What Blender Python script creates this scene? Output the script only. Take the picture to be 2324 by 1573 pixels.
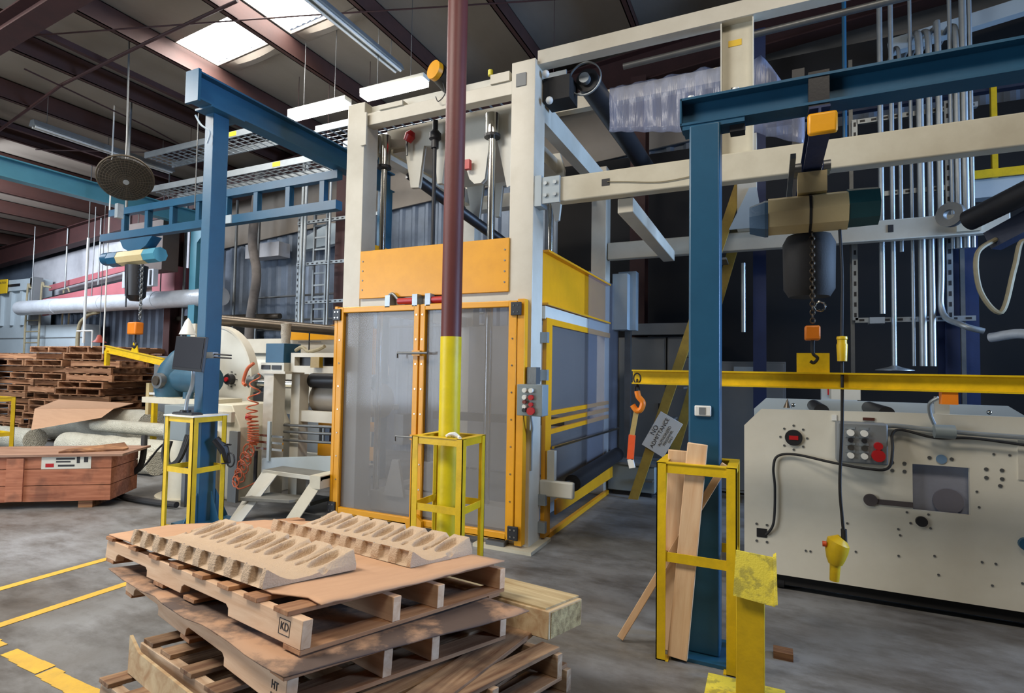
import bpy, bmesh, math, random
from mathutils import Vector, Matrix, noise
random.seed(7)
PI = math.pi
S = bpy.context.scene
COL = S.collection
for o in list(bpy.data.objects): bpy.data.objects.remove(o)

# ------------------------------------------------------------------ camera
cam_data = bpy.data.cameras.new('camera')
cam_data.sensor_width = 36.0
cam_data.lens = 36.0 * 1250.0 / 2324.0
cam_data.clip_start = 0.05
cam_data.clip_end = 200
cam = bpy.data.objects.new('camera', cam_data)
COL.objects.link(cam)
yaw, pitch, roll = math.radians(25.0), math.radians(2.35), math.radians(-0.93)
fw = Vector((-math.sin(yaw) * math.cos(pitch), math.cos(yaw) * math.cos(pitch), math.sin(pitch)))
rt = Vector((math.cos(yaw), math.sin(yaw), 0))
up = rt.cross(fw)
r2 = rt * math.cos(roll) - up * math.sin(roll)
u2 = rt * math.sin(roll) + up * math.cos(roll)
M = Matrix((r2, u2, -fw)).transposed().to_4x4()
M.translation = Vector((0, 0, 1.6))
cam.matrix_world = M
S.camera = cam

# ------------------------------------------------------------------ world, lights, exposure
S.view_settings.view_transform = 'Standard'
S.view_settings.look = 'None'
S.view_settings.gamma = 1
S.view_settings.use_curve_mapping = False
S.view_settings.exposure = 0.42
w = bpy.data.worlds.new('World'); S.world = w; w.use_nodes = True
bg = w.node_tree.nodes['Background']
bg.inputs[0].default_value = (0.62, 0.72, 0.95, 1)
bg.inputs[1].default_value = 0.32


def area(name, loc, target, sx, sy, power, col):
    d = bpy.data.lights.new(name, 'AREA')
    d.shape = 'RECTANGLE'; d.size = sx; d.size_y = sy
    d.energy = power; d.color = col
    o = bpy.data.objects.new(name, d); COL.objects.link(o)
    o.location = loc
    o.rotation_euler = (Vector(target) - Vector(loc)).to_track_quat('-Z', 'Y').to_euler()
    return o


area('dock_door_daylight_left', (-11, -4.6, 2.4), (-6, 4, 1.2), 5, 4, 520, (0.74, 0.86, 1.0))
area('dock_door_daylight_right', (8.6, 5.6, 3.3), (-1.9, 5.4, 2.9), 3.0, 3.4, 215, (0.40, 0.62, 1.0)).data.spread = math.radians(70)
area('roof_skylight_and_fill', (-4.6, 0.2, 6.2), (-4.6, 0.9, 0), 3.0, 1.4, 290, (1.0, 0.93, 0.83))
area('roof_skylight_and_fill', (-9.5, 1.2, 5.8), (-9.3, 3.0, 0), 3.0, 1.2, 230, (1.0, 0.95, 0.88))
area('roof_skylight_and_fill', (1.0, 0.4, 6.6), (1.0, 2.0, 0), 2.4, 1.2, 115, (1.0, 0.9, 0.76))
area('roof_skylight_and_fill', (-7.1, 5.26, 6.2), (-7.1, 5.3, 0), 1.1, 0.6, 60, (1.0, 0.97, 0.92))
area('roof_skylight_and_fill', (-15.0, 4.6, 5.1), (-15.6, 8.4, 3.2), 3.5, 1.0, 300, (0.8, 0.88, 1.0))  # added fill lamp aimed sideways to brighten the white liner; no skylight here


# ------------------------------------------------------------------ materials
def lin(c):
    return tuple(((v / 12.92) if v <= 0.04045 else ((v + 0.055) / 1.055) ** 2.4) for v in c)


def rgb(r, g, b):
    return lin((r / 255.0, g / 255.0, b / 255.0))


MATS = {}


def mat(name, col, rough=0.5, metal=0.0, dirt=0.18, dcol=None, scale=5.0, bump=0.03, stretch=None, spec=0.5, vary=0.0, rp=(0.38, 0.72)):
    if name in MATS: return MATS[name]
    m = bpy.data.materials.new(name); m.use_nodes = True
    n = m.node_tree.nodes; l = m.node_tree.links
    p = n['Principled BSDF']
    p.inputs['Roughness'].default_value = rough
    p.inputs['Metallic'].default_value = metal
    p.inputs['Specular IOR Level'].default_value = spec
    if dcol is None: dcol = tuple(v * 0.45 for v in col)
    tc = n.new('ShaderNodeTexCoord'); mp = n.new('ShaderNodeMapping')
    l.new(tc.outputs['Object'], mp.inputs[0])
    if stretch: mp.inputs['Scale'].default_value = stretch
    t = n.new('ShaderNodeTexNoise'); t.inputs['Scale'].default_value = scale
    t.inputs['Detail'].default_value = 7; t.inputs['Roughness'].default_value = 0.65
    l.new(mp.outputs[0], t.inputs[0])
    r = n.new('ShaderNodeValToRGB')
    r.color_ramp.elements[0].position = rp[0]; r.color_ramp.elements[1].position = rp[1]
    r.color_ramp.elements[0].color = (0, 0, 0, 1); r.color_ramp.elements[1].color = (dirt, dirt, dirt, 1)
    l.new(t.outputs[0], r.inputs[0])
    mx = n.new('ShaderNodeMix'); mx.data_type = 'RGBA'
    mx.inputs[6].default_value = (*col, 1); mx.inputs[7].default_value = (*dcol, 1)
    l.new(r.outputs[0], mx.inputs[0])
    out = mx.outputs[2]
    if vary:
        oi = n.new('ShaderNodeObjectInfo'); mr = n.new('ShaderNodeMapRange')
        mr.inputs[3].default_value = 1 - vary; mr.inputs[4].default_value = 1 + vary * 0.5
        l.new(oi.outputs['Random'], mr.inputs[0])
        hs = n.new('ShaderNodeHueSaturation')
        l.new(mr.outputs[0], hs.inputs['Value']); l.new(out, hs.inputs['Color'])
        out = hs.outputs[0]
    l.new(out, p.inputs['Base Color'])
    if bump:
        t2 = n.new('ShaderNodeTexNoise'); t2.inputs['Scale'].default_value = scale * 9
        l.new(mp.outputs[0], t2.inputs[0])
        b = n.new('ShaderNodeBump'); b.inputs['Strength'].default_value = bump * 4; b.inputs['Distance'].default_value = 0.01
        l.new(t2.outputs[0], b.inputs['Height']); l.new(b.outputs[0], p.inputs['Normal'])
    MATS[name] = m
    return m


def wood(name, col, dark, axis='Y', scale=1.0, vary=0.18, stain=0.0):
    if name in MATS: return MATS[name]
    m = bpy.data.materials.new(name); m.use_nodes = True
    n = m.node_tree.nodes; l = m.node_tree.links
    p = n['Principled BSDF']; p.inputs['Roughness'].default_value = 0.78
    p.inputs['Specular IOR Level'].default_value = 0.25
    tc = n.new('ShaderNodeTexCoord'); mp = n.new('ShaderNodeMapping')
    l.new(tc.outputs['Object'], mp.inputs[0])
    oi = n.new('ShaderNodeObjectInfo')
    cb = n.new('ShaderNodeCombineXYZ'); ml = n.new('ShaderNodeMath'); ml.operation = 'MULTIPLY'; ml.inputs[1].default_value = 17
    l.new(oi.outputs['Random'], ml.inputs[0])
    for i in range(3): l.new(ml.outputs[0], cb.inputs[i])
    l.new(cb.outputs[0], mp.inputs['Location'])
    k = {'X': (1.2, 14, 14), 'Y': (14, 1.2, 14), 'Z': (14, 14, 1.2)}[axis]
    mp.inputs['Scale'].default_value = tuple(v * scale for v in k)
    t = n.new('ShaderNodeTexNoise'); t.inputs['Scale'].default_value = 1.6; t.inputs['Detail'].default_value = 8
    t.inputs['Roughness'].default_value = 0.6; t.inputs['Distortion'].default_value = 0.6
    l.new(mp.outputs[0], t.inputs[0])
    r = n.new('ShaderNodeValToRGB')
    r.color_ramp.elements[0].position = 0.34; r.color_ramp.elements[1].position = 0.66
    r.color_ramp.elements[0].color = (*dark, 1); r.color_ramp.elements[1].color = (*col, 1)
    l.new(t.outputs[0], r.inputs[0])
    out = r.outputs[0]
    if stain:
        t3 = n.new('ShaderNodeTexNoise'); t3.inputs['Scale'].default_value = 4.0; t3.inputs['Detail'].default_value = 6
        l.new(tc.outputs['Object'], t3.inputs[0])
        r3 = n.new('ShaderNodeValToRGB'); r3.color_ramp.elements[0].position = 0.5; r3.color_ramp.elements[1].position = 0.62
        r3.color_ramp.elements[1].color = (stain, stain, stain, 1)
        l.new(t3.outputs[0], r3.inputs[0])
        mx = n.new('ShaderNodeMix'); mx.data_type = 'RGBA'; mx.inputs[7].default_value = (0.05, 0.035, 0.03, 1)
        l.new(r3.outputs[0], mx.inputs[0]); l.new(out, mx.inputs[6]); out = mx.outputs[2]
    if vary:
        mr = n.new('ShaderNodeMapRange'); mr.inputs[3].default_value = 1 - vary; mr.inputs[4].default_value = 1 + vary * 0.4
        l.new(oi.outputs['Random'], mr.inputs[0])
        hs = n.new('ShaderNodeHueSaturation'); l.new(mr.outputs[0], hs.inputs['Value']); l.new(out, hs.inputs['Color']); out = hs.outputs[0]
    l.new(out, p.inputs['Base Color'])
    b = n.new('ShaderNodeBump'); b.inputs['Strength'].default_value = 0.25; b.inputs['Distance'].default_value = 0.004
    l.new(t.outputs[0], b.inputs['Height']); l.new(b.outputs[0], p.inputs['Normal'])
    MATS[name] = m
    return m


def glassy(name, col, trans, rough=0.12, bump=0.0, scale=4, diff=None, stretch=None):
    m = bpy.data.materials.new(name); m.use_nodes = True
    n = m.node_tree.nodes; l = m.node_tree.links
    n.remove(n['Principled BSDF'])
    out = n['Material Output']
    tr = n.new('ShaderNodeBsdfTransparent'); tr.inputs[0].default_value = (*col, 1)
    pr = n.new('ShaderNodeBsdfPrincipled'); pr.inputs['Base Color'].default_value = (*(diff or col), 1)
    pr.inputs['Roughness'].default_value = rough
    mx = n.new('ShaderNodeMixShader')
    if bump:
        tc = n.new('ShaderNodeTexCoord'); mp = n.new('ShaderNodeMapping'); l.new(tc.outputs['Object'], mp.inputs[0])
        if stretch: mp.inputs['Scale'].default_value = stretch
        t = n.new('ShaderNodeTexNoise'); t.inputs['Scale'].default_value = scale; t.inputs['Detail'].default_value = 4
        l.new(mp.outputs[0], t.inputs[0])
        b = n.new('ShaderNodeBump'); b.inputs['Strength'].default_value = bump; b.inputs['Distance'].default_value = 0.05
        l.new(t.outputs[0], b.inputs['Height']); l.new(b.outputs[0], pr.inputs['Normal'])
    mx.inputs[0].default_value = trans
    l.new(pr.outputs[0], mx.inputs[1]); l.new(tr.outputs[0], mx.inputs[2]); l.new(mx.outputs[0], out.inputs[0])
    return m


def emis(name, col, s):
    m = bpy.data.materials.new(name); m.use_nodes = True
    n = m.node_tree.nodes; l = m.node_tree.links
    n.remove(n['Principled BSDF'])
    e = n.new('ShaderNodeEmission'); e.inputs[0].default_value = (*col, 1); e.inputs[1].default_value = s
    l.new(e.outputs[0], n['Material Output'].inputs[0])
    return m


def concrete():
    m = bpy.data.materials.new('concrete_floor'); m.use_nodes = True
    n = m.node_tree.nodes; l = m.node_tree.links; p = n['Principled BSDF']
    tc = n.new('ShaderNodeTexCoord')
    def nz(s, d, rg, st=None):
        mp = n.new('ShaderNodeMapping'); l.new(tc.outputs['Object'], mp.inputs[0])
        if st: mp.inputs['Scale'].default_value = st
        t = n.new('ShaderNodeTexNoise'); t.inputs['Scale'].default_value = s; t.inputs['Detail'].default_value = d
        t.inputs['Roughness'].default_value = rg; l.new(mp.outputs[0], t.inputs[0]); return t
    a = nz(0.55, 9, 0.62); b = nz(1.6, 9, 0.72, (1, 2.2, 1)); c = nz(38, 4, 0.6)
    r = n.new('ShaderNodeValToRGB'); e = r.color_ramp.elements
    e[0].position = 0.34; e[0].color = (*rgb(92, 86, 80), 1); e[1].position = 0.66; e[1].color = (*rgb(150, 153, 157), 1)
    x = e.new(0.5); x.color = (*rgb(122, 122, 122), 1)
    l.new(a.outputs[0], r.inputs[0])
    r2_ = n.new('ShaderNodeValToRGB'); e = r2_.color_ramp.elements
    e[0].position = 0.36; e[0].color = (0.36, 0.32, 0.28, 1); e[1].position = 0.56; e[1].color = (1, 1, 1, 1)
    l.new(b.outputs[0], r2_.inputs[0])
    mx = n.new('ShaderNodeMix'); mx.data_type = 'RGBA'; mx.blend_type = 'MULTIPLY'; mx.inputs[0].default_value = 0.75
    l.new(r.outputs[0], mx.inputs[6]); l.new(r2_.outputs[0], mx.inputs[7])
    l.new(mx.outputs[2], p.inputs['Base Color'])
    mr = n.new('ShaderNodeMapRange'); mr.inputs[3].default_value = 0.32; mr.inputs[4].default_value = 0.7
    l.new(b.outputs[0], mr.inputs[0]); l.new(mr.outputs[0], p.inputs['Roughness'])
    bp = n.new('ShaderNodeBump'); bp.inputs['Strength'].default_value = 0.12; bp.inputs['Distance'].default_value = 0.01
    l.new(c.outputs[0], bp.inputs['Height']); l.new(bp.outputs[0], p.inputs['Normal'])
    return m


CREAM = mat('cream_paint', rgb(204, 199, 185), 0.42, 0, 0.22, rgb(150, 138, 112), 3.5, 0.01)
CREAM2 = mat('scuffed_cream_paint', rgb(207, 201, 181), 0.5, 0, 0.35, rgb(140, 126, 98), 2.2, 0.015)
WHITEP = mat('white_machine_paint', rgb(205, 203, 192), 0.4, 0, 0.18, rgb(150, 146, 130), 3, 0.01)
AMBER = mat('amber_yellow_paint', rgb(226, 158, 16), 0.38, 0, 0.2, rgb(160, 100, 12), 5, 0.01)
YEL = mat('safety_yellow_paint', rgb(228, 190, 22), 0.42, 0, 0.4, rgb(150, 122, 25), 9, 0.02)
YELD = mat('worn_yellow_paint', rgb(222, 205, 70), 0.6, 0, 0.6, rgb(130, 124, 66), 16, 0.05, rp=(0.5, 0.6))
YELF = mat('faded_stair_yellow', rgb(176, 146, 60), 0.6, 0, 0.6, rgb(110, 86, 40), 5, 0.02)
PIPEY = mat('pipe_yellow_paint', rgb(226, 204, 20), 0.45, 0, 0.35, rgb(160, 140, 30), 5, 0.03)
BLUE = mat('crane_blue_paint', rgb(34, 84, 114), 0.38, 0, 0.3, rgb(24, 58, 84), 4, 0.01)
TEAL = mat('teal_paint', rgb(76, 140, 160), 0.45, 0, 0.25, rgb(40, 100, 120), 3, 0.01)
MOTB = mat('motor_blue_paint', rgb(38, 82, 104), 0.5, 0, 0.3, rgb(24, 50, 66), 7, 0.03)
OXIDE = mat('red_oxide_steel', rgb(66, 36, 34), 0.65, 0, 0.5, rgb(40, 24, 24), 4, 0.02)
PURL = mat('purlin_red_oxide', rgb(68, 38, 30), 0.7, 0, 0.4, rgb(38, 25, 24), 3, 0.02)
PIPER = mat('pipe_maroon_paint', rgb(96, 44, 40), 0.5, 0, 0.35, rgb(76, 34, 34), 6, 0.02)
GALV = mat('galvanised_steel', rgb(165, 172, 176), 0.42, 0.6, 0.3, rgb(110, 118, 122), 8, 0.01)
CHROME = mat('chrome', rgb(205, 205, 200), 0.16, 1.0, 0.1, rgb(140, 140, 138), 8, 0.0)
STEEL = mat('dull_steel', rgb(120, 122, 122), 0.45, 0.7, 0.3, rgb(70, 66, 62), 6, 0.02)
BROWNR = mat('tarnished_roller_steel', rgb(96, 86, 74), 0.35, 0.6, 0.4, rgb(50, 42, 36), 5, 0.01)
BLACK = mat('black_plastic', rgb(30, 30, 34), 0.45, 0, 0.2, rgb(50, 48, 46), 8, 0.01)
RUBBER = mat('black_rubber', rgb(24, 24, 26), 0.7, 0, 0.3, rgb(46, 42, 40), 9, 0.02)
GREYE = mat('grey_enclosure_paint', rgb(128, 138, 140), 0.45, 0, 0.15, rgb(90, 96, 98), 3, 0.01)
GREYC = mat('grey_cabinet_paint', rgb(118, 122, 124), 0.5, 0, 0.25, rgb(84, 86, 88), 1.4, 0.01)
BGREY = mat('pale_blue_grey_paint', rgb(176, 188, 194), 0.5, 0, 0.2, rgb(110, 120, 126), 1.5, 0.01)
RED = mat('red_plastic', rgb(178, 32, 36), 0.35, 0, 0.1, rgb(120, 20, 24), 8, 0.0)
WHITE = mat('white_plastic', rgb(225, 225, 220), 0.4, 0, 0.1, rgb(180, 180, 176), 6, 0.0)
ORANGE = mat('orange_plastic', rgb(232, 130, 30), 0.42, 0, 0.25, rgb(150, 70, 16), 8, 0.01)
HOSEO = mat('copper_orange_hose', rgb(206, 108, 72), 0.35, 0, 0.2, rgb(140, 60, 40), 8, 0.0)
GREYHO = mat('beige_hose', rgb(150, 140, 112), 0.6, 0, 0.3, rgb(90, 80, 60), 9, 0.01)
HOISTC = mat('hoist_cream_paint', rgb(205, 186, 140), 0.4, 0, 0.2, rgb(150, 120, 80), 4, 0.01)
DUCT = mat('silver_duct', rgb(205, 210, 216), 0.35, 0.15, 0.3, rgb(120, 126, 132), 2.5, 0.12)
LINER = mat('roof_liner', rgb(150, 140, 128), 0.8, 0, 0.35, rgb(112, 100, 90), 1.2, 0.02, stretch=(1, 0.4, 1))
CORR = mat('corrugated_wall_sheet', rgb(118, 130, 146), 0.5, 0.25, 0.6, rgb(48, 54, 66), 1.1, 0.02)
WALLW = mat('dirty_white_liner', rgb(200, 200, 204), 0.7, 0, 0.5, rgb(112, 112, 122), 1.0, 0.03)
WALLD = mat('shade_darkened_sheet', rgb(26, 24, 24), 0.85, 0, 0.5, rgb(12, 12, 12), 1.0, 0.02)  # near black: shade of the right back wall is put into this colour
PINK = mat('conveyor_pink_paint', rgb(172, 98, 104), 0.55, 0, 0.35, rgb(110, 62, 66), 2, 0.01)
CARD = mat('cardboard', rgb(198, 156, 122), 0.85, 0, 0.25, rgb(160, 118, 88), 3, 0.02, stretch=(1, 6, 1))
CARDD = mat('soiled_cardboard', rgb(176, 138, 108), 0.85, 0, 0.92, rgb(74, 62, 58), 2.2, 0.02, rp=(0.44, 0.55))
PULP = mat('moulded_pulp', rgb(196, 172, 146), 0.92, 0, 0.25, rgb(168, 142, 116), 14, 0.12, spec=0.2)
FILM = mat('cream_film_roll', rgb(226, 222, 204), 0.28, 0, 0.4, rgb(170, 164, 142), 7, 0.8)
FLOORY = mat('floor_line_paint', rgb(222, 178, 62), 0.6, 0, 0.5, rgb(150, 124, 70), 7, 0.02)
TAG = mat('yellow_label', rgb(230, 190, 40), 0.5, 0, 0.1, rgb(190, 150, 30), 8, 0)
PAPER = mat('white_label', rgb(214, 210, 196), 0.6, 0, 0.2, rgb(160, 156, 140), 8, 0)
INK = mat('dark_ink', rgb(42, 40, 42), 0.7, 0, 0.1, None, 8, 0)
MESHM = mat('dusty_fan_wire', rgb(86, 76, 62), 0.6, 0.3, 0.4, rgb(50, 44, 38), 9, 0)
SCREEN = mat('monitor_black', rgb(34, 34, 40), 0.4, 0, 0.1, None, 6, 0)
W_TOP = wood('pine_board', rgb(232, 200, 168), rgb(208, 168, 134), 'Y', vary=0.12)
W_TOPX = wood('pine_deck_board', rgb(196, 150, 112), rgb(146, 100, 70), 'X', vary=0.25)
W_OLD = wood('weathered_deck_board', rgb(172, 142, 112), rgb(108, 76, 56), 'X', vary=0.3, stain=0.5)
W_OLDY = wood('weathered_stringer', rgb(204, 182, 156), rgb(160, 128, 100), 'Y', vary=0.2, stain=0.3)
W_FAR = wood('brown_pallet_wood', rgb(166, 122, 86), rgb(92, 60, 44), 'X', vary=0.3)
W_CRATE = wood('red_brown_crate_wood', rgb(188, 124, 94), rgb(152, 92, 68), 'X', vary=0.12, stain=0.4)
MACH = mat('off_white_machine_paint', rgb(218, 214, 200), 0.42, 0, 0.3, rgb(172, 164, 144), 1.6, 0.01)
W_LUM = wood('fresh_lumber', rgb(240, 206, 166), rgb(222, 178, 136), 'Z', vary=0.12)
W_BLK = wood('cut_timber', rgb(206, 186, 150), rgb(170, 136, 100), 'X', scale=0.6, vary=0.05)
W_END = mat('timber_end_grain', rgb(196, 176, 128), 0.9, 0, 0.9, rgb(96, 72, 44), 26, 0.1)
PANE = glassy('clear_guard_pane', (0.9, 0.91, 0.94), 0.66, 0.1, diff=rgb(158, 156, 154))
FILMC = glassy('clear_plastic_sheet', (0.92, 0.94, 0.98), 0.6, 0.2, 0.35, 5, diff=rgb(160, 168, 196), stretch=(4, 4, 0.3))
PANED = glassy('side_guard_pane', (0.6, 0.6, 0.62), 0.35, 0.2, diff=rgb(120, 116, 114))
FANM = glassy('fan_mesh_haze', (0.5, 0.46, 0.4), 0.35, 0.7, diff=rgb(70, 64, 54))
SKYL = emis('skylight_daylight', (1.0, 0.98, 0.94), 15)
TUBEL = emis('lit_fluorescent_tube', (1.0, 0.97, 0.9), 9)
BLUELED = emis('blue_indicator', (0.05, 0.15, 1.0), 4)


# ------------------------------------------------------------------ mesh helpers
class MB:
    def __init__(s): s.v = []; s.f = []

    def add(s, vs, fs):
        b = len(s.v); s.v += [tuple(v) for v in vs]; s.f += [tuple(b + i for i in f) for f in fs]; return s

    def box(s, x0, x1, y0, y1, z0, z1):
        return s.add([(x0, y0, z0), (x1, y0, z0), (x1, y1, z0), (x0, y1, z0), (x0, y0, z1), (x1, y0, z1), (x1, y1, z1), (x0, y1, z1)],
                     [(0, 3, 2, 1), (4, 5, 6, 7), (0, 1, 5, 4), (1, 2, 6, 5), (2, 3, 7, 6), (3, 0, 4, 7)])

    def bar(s, p, q, w, h, up=(0, 0, 1)):
        p = Vector(p); q = Vector(q); d = (q - p).normalized(); u = Vector(up)
        a = d.cross(u)
        if a.length < 1e-4: a = d.cross(Vector((0, 1, 0)))
        a.normalize(); b = a.cross(d).normalized()
        a *= w / 2; b *= h / 2
        vs = [c + i * a + j * b for c in (p, q) for i, j in ((-1, -1), (1, -1), (1, 1), (-1, 1))]
        return s.add(vs, [(0, 1, 2, 3), (7, 6, 5, 4), (0, 4, 5, 1), (1, 5, 6, 2), (2, 6, 7, 3), (3, 7, 4, 0)])

    def tube(s, pts, r, n=10, closed=False):
        pts = [Vector(p) for p in pts]; m = len(pts); rings = []
        rr = r if isinstance(r, (list, tuple)) else [r] * m
        prev = None
        for i, p in enumerate(pts):
            if closed: d = pts[(i + 1) % m] - pts[i - 1]
            else: d = pts[min(i + 1, m - 1)] - pts[max(i - 1, 0)]
            d.normalize()
            if prev is None:
                a = d.orthogonal().normalized()
            else:
                a = prev - d * prev.dot(d)
                a = a.normalized() if a.length > 1e-6 else d.orthogonal().normalized()
            prev = a; b = d.cross(a)
            rings.append([p + rr[i] * (math.cos(2 * PI * k / n) * a + math.sin(2 * PI * k / n) * b) for k in range(n)])
        vs = [v for g in rings for v in g]; fs = []
        for i in range(m if closed else m - 1):
            j = (i + 1) % m
            for k in range(n):
                fs.append((i * n + k, i * n + (k + 1) % n, j * n + (k + 1) % n, j * n + k))
        if not closed:
            fs.append(tuple(range(n - 1, -1, -1))); fs.append(tuple((m - 1) * n + k for k in range(n)))
        return s.add(vs, fs)

    def cyl(s, p, q, r, n=20, r1=None):
        return s.tube([p, q], [r, r if r1 is None else r1], n)

    def ring(s, p, q, ro, ri, n=24):
        p = Vector(p); q = Vector(q); d = (q - p).normalized(); a = d.orthogonal().normalized(); b = d.cross(a); vs = []
        for c, r in ((p, ro), (q, ro), (q, ri), (p, ri)):
            vs += [c + r * (math.cos(2 * PI * k / n) * a + math.sin(2 * PI * k / n) * b) for k in range(n)]
        fs = []
        for i in range(4):
            j = (i + 1) % 4
            for k in range(n): fs.append((i * n + k, i * n + (k + 1) % n, j * n + (k + 1) % n, j * n + k))
        return s.add(vs, fs)

    def prism(s, poly, vec):
        v = Vector(vec); n = len(poly)
        vs = [Vector(p) for p in poly] + [Vector(p) + v for p in poly]
        fs = [tuple(range(n)), tuple(range(2 * n - 1, n - 1, -1))] + [(i, (i + 1) % n, n + (i + 1) % n, n + i) for i in range(n)]
        return s.add(vs, fs)

    def ibeam(s, p, q, w, h, t=0.012, up=(0, 0, 1)):
        p = Vector(p); q = Vector(q); u = Vector(up).normalized() * (h / 2 - t / 2)
        s.bar(p + u, q + u, w, t, up); s.bar(p - u, q - u, w, t, up); s.bar(p, q, t, h - 2 * t, up); return s

    def ball(s, c, r, nu=14, nv=9, sc=(1, 1, 1)):
        c = Vector(c); vs = []; fs = []
        for i in range(nv + 1):
            th = PI * i / nv
            for k in range(nu):
                ph = 2 * PI * k / nu
                vs.append(c + Vector((r * sc[0] * math.sin(th) * math.cos(ph), r * sc[1] * math.sin(th) * math.sin(ph), r * sc[2] * math.cos(th))))
        for i in range(nv):
            for k in range(nu): fs.append((i * nu + k, i * nu + (k + 1) % nu, (i + 1) * nu + (k + 1) % nu, (i + 1) * nu + k))
        return s.add(vs, fs)

    def lathe(s, prof, c, axis=(0, 0, 1), n=28):
        c = Vector(c); d = Vector(axis).normalized(); a = d.orthogonal().normalized(); b = d.cross(a); vs = []; fs = []
        for r, h in prof:
            vs += [c + d * h + r * (math.cos(2 * PI * k / n) * a + math.sin(2 * PI * k / n) * b) for k in range(n)]
        for i in range(len(prof) - 1):
            for k in range(n): fs.append((i * n + k, i * n + (k + 1) % n, (i + 1) * n + (k + 1) % n, (i + 1) * n + k))
        return s.add(vs, fs)


ORG = {}


def mk(name, mb, m, origin=Vector((0, 0, 0)), smooth=True, bev=0.0):
    me = bpy.data.meshes.new(name)
    me.from_pydata([tuple(Vector(v) - origin) for v in mb.v], [], mb.f)
    bm = bmesh.new(); bm.from_mesh(me)
    bmesh.ops.remove_doubles(bm, verts=bm.verts, dist=1e-6)
    bmesh.ops.recalc_face_normals(bm, faces=bm.faces)
    bm.to_mesh(me); bm.free()
    me.materials.append(m)
    if smooth:
        me.shade_smooth(); me.set_sharp_from_angle(angle=0.6)
    o = bpy.data.objects.new(name, me); COL.objects.link(o)
    if bev:
        b = o.modifiers.new('bevel', 'BEVEL'); b.width = bev; b.segments = 2; b.limit_method = 'ANGLE'; b.harden_normals = False
    return o


def part(name, mb, m, parent, label=None, bev=0.0, smooth=True):
    og = ORG[parent.name]
    o = mk(name, mb, m, og, smooth, bev); o.parent = parent; ORG[o.name] = og
    if label: o['label'] = label
    return o


def part2(name, lst, parent, label=None):
    mb = MB(); idx = []
    for i, (b_, m_) in enumerate(lst): mb.add(b_.v, b_.f); idx += [i] * len(b_.f)
    og = ORG[parent.name]; me = bpy.data.meshes.new(name)
    me.from_pydata([tuple(Vector(v) - og) for v in mb.v], [], mb.f)
    for i, (b_, m_) in enumerate(lst): me.materials.append(m_)
    me.polygons.foreach_set('material_index', idx)
    o = bpy.data.objects.new(name, me); COL.objects.link(o); o.parent = parent; ORG[o.name] = og
    if label: o['label'] = label
    return o


def tag(o, label, cat, group=None):
    o['label'] = label; o['category'] = cat
    if group: o['group'] = group
    return o


def thing(name, label, cat, loc=(0, 0, 0), group=None):
    o = bpy.data.objects.new(name, None); COL.objects.link(o)
    o.empty_display_size = 0.1; o.location = loc; ORG[o.name] = Vector(loc)
    return tag(o, label, cat, group)


def solo(name, mb, m, label, cat, group=None, bev=0.0, smooth=True):
    xs = [v[0] for v in mb.v]; ys = [v[1] for v in mb.v]; zs = [v[2] for v in mb.v]
    c = Vector(((min(xs) + max(xs)) / 2, (min(ys) + max(ys)) / 2, min(zs)))
    o = mk(name, mb, m, c, smooth, bev); o.location = c; ORG[o.name] = c
    return tag(o, label, cat, group)


def struct(name, mb, m, smooth=False):
    o = mk(name, mb, m, Vector((0, 0, 0)), smooth); o['kind'] = 'structure'; ORG[o.name] = Vector((0, 0, 0))
    return o


def dup(root, label=None, group=None):
    r = root.copy(); COL.objects.link(r); ORG[r.name] = ORG.get(root.name, Vector((0, 0, 0)))
    if label: r['label'] = label
    if group: r['group'] = group
    for ch in list(root.children):
        c = ch.copy(); COL.objects.link(c); c.parent = r
        for g in list(ch.children):
            d = g.copy(); COL.objects.link(d); d.parent = c
    return r


def text(name, body, size, loc, xdir, ydir, m, parent, depth=0.0008):
    cu = bpy.data.curves.new(name, 'FONT'); cu.body = body; cu.size = size; cu.extrude = depth
    cu.align_x = 'CENTER'; cu.align_y = 'CENTER'
    tmp = bpy.data.objects.new(name, cu); COL.objects.link(tmp)
    bpy.context.view_layer.update()
    me = bpy.data.meshes.new_from_object(tmp.evaluated_get(bpy.context.evaluated_depsgraph_get()))
    bpy.data.objects.remove(tmp)
    x = Vector(xdir).normalized(); z = x.cross(Vector(ydir)).normalized(); y = z.cross(x)
    R = Matrix((x, y, z)).transposed().to_4x4(); R.translation = Vector(loc) - ORG[parent.name]
    me.transform(R)
    me.materials.clear(); me.materials.append(m)
    o = bpy.data.objects.new(name, me); COL.objects.link(o); o.parent = parent; ORG[o.name] = ORG[parent.name]
    return o


def arc(p, q, sag, n=12, dirv=(0, 0, -1)):
    p = Vector(p); q = Vector(q); d = Vector(dirv)
    return [p.lerp(q, i / n) + d * sag * 4 * (i / n) * (1 - i / n) for i in range(n + 1)]


def smoothpts(P, n=8):
    P = [Vector(p) for p in P]; out = []
    for i in range(len(P) - 1):
        a = P[max(i - 1, 0)]; b = P[i]; c = P[i + 1]; d = P[min(i + 2, len(P) - 1)]
        for k in range(n):
            t = k / n
            out.append(0.5 * ((2 * b) + (c - a) * t + (2 * a - 5 * b + 4 * c - d) * t * t + (3 * b - a - 3 * c + d) * t ** 3))
    out.append(P[-1]); return out


def roofz(x): return 6.6 + 0.083 * x
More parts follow.
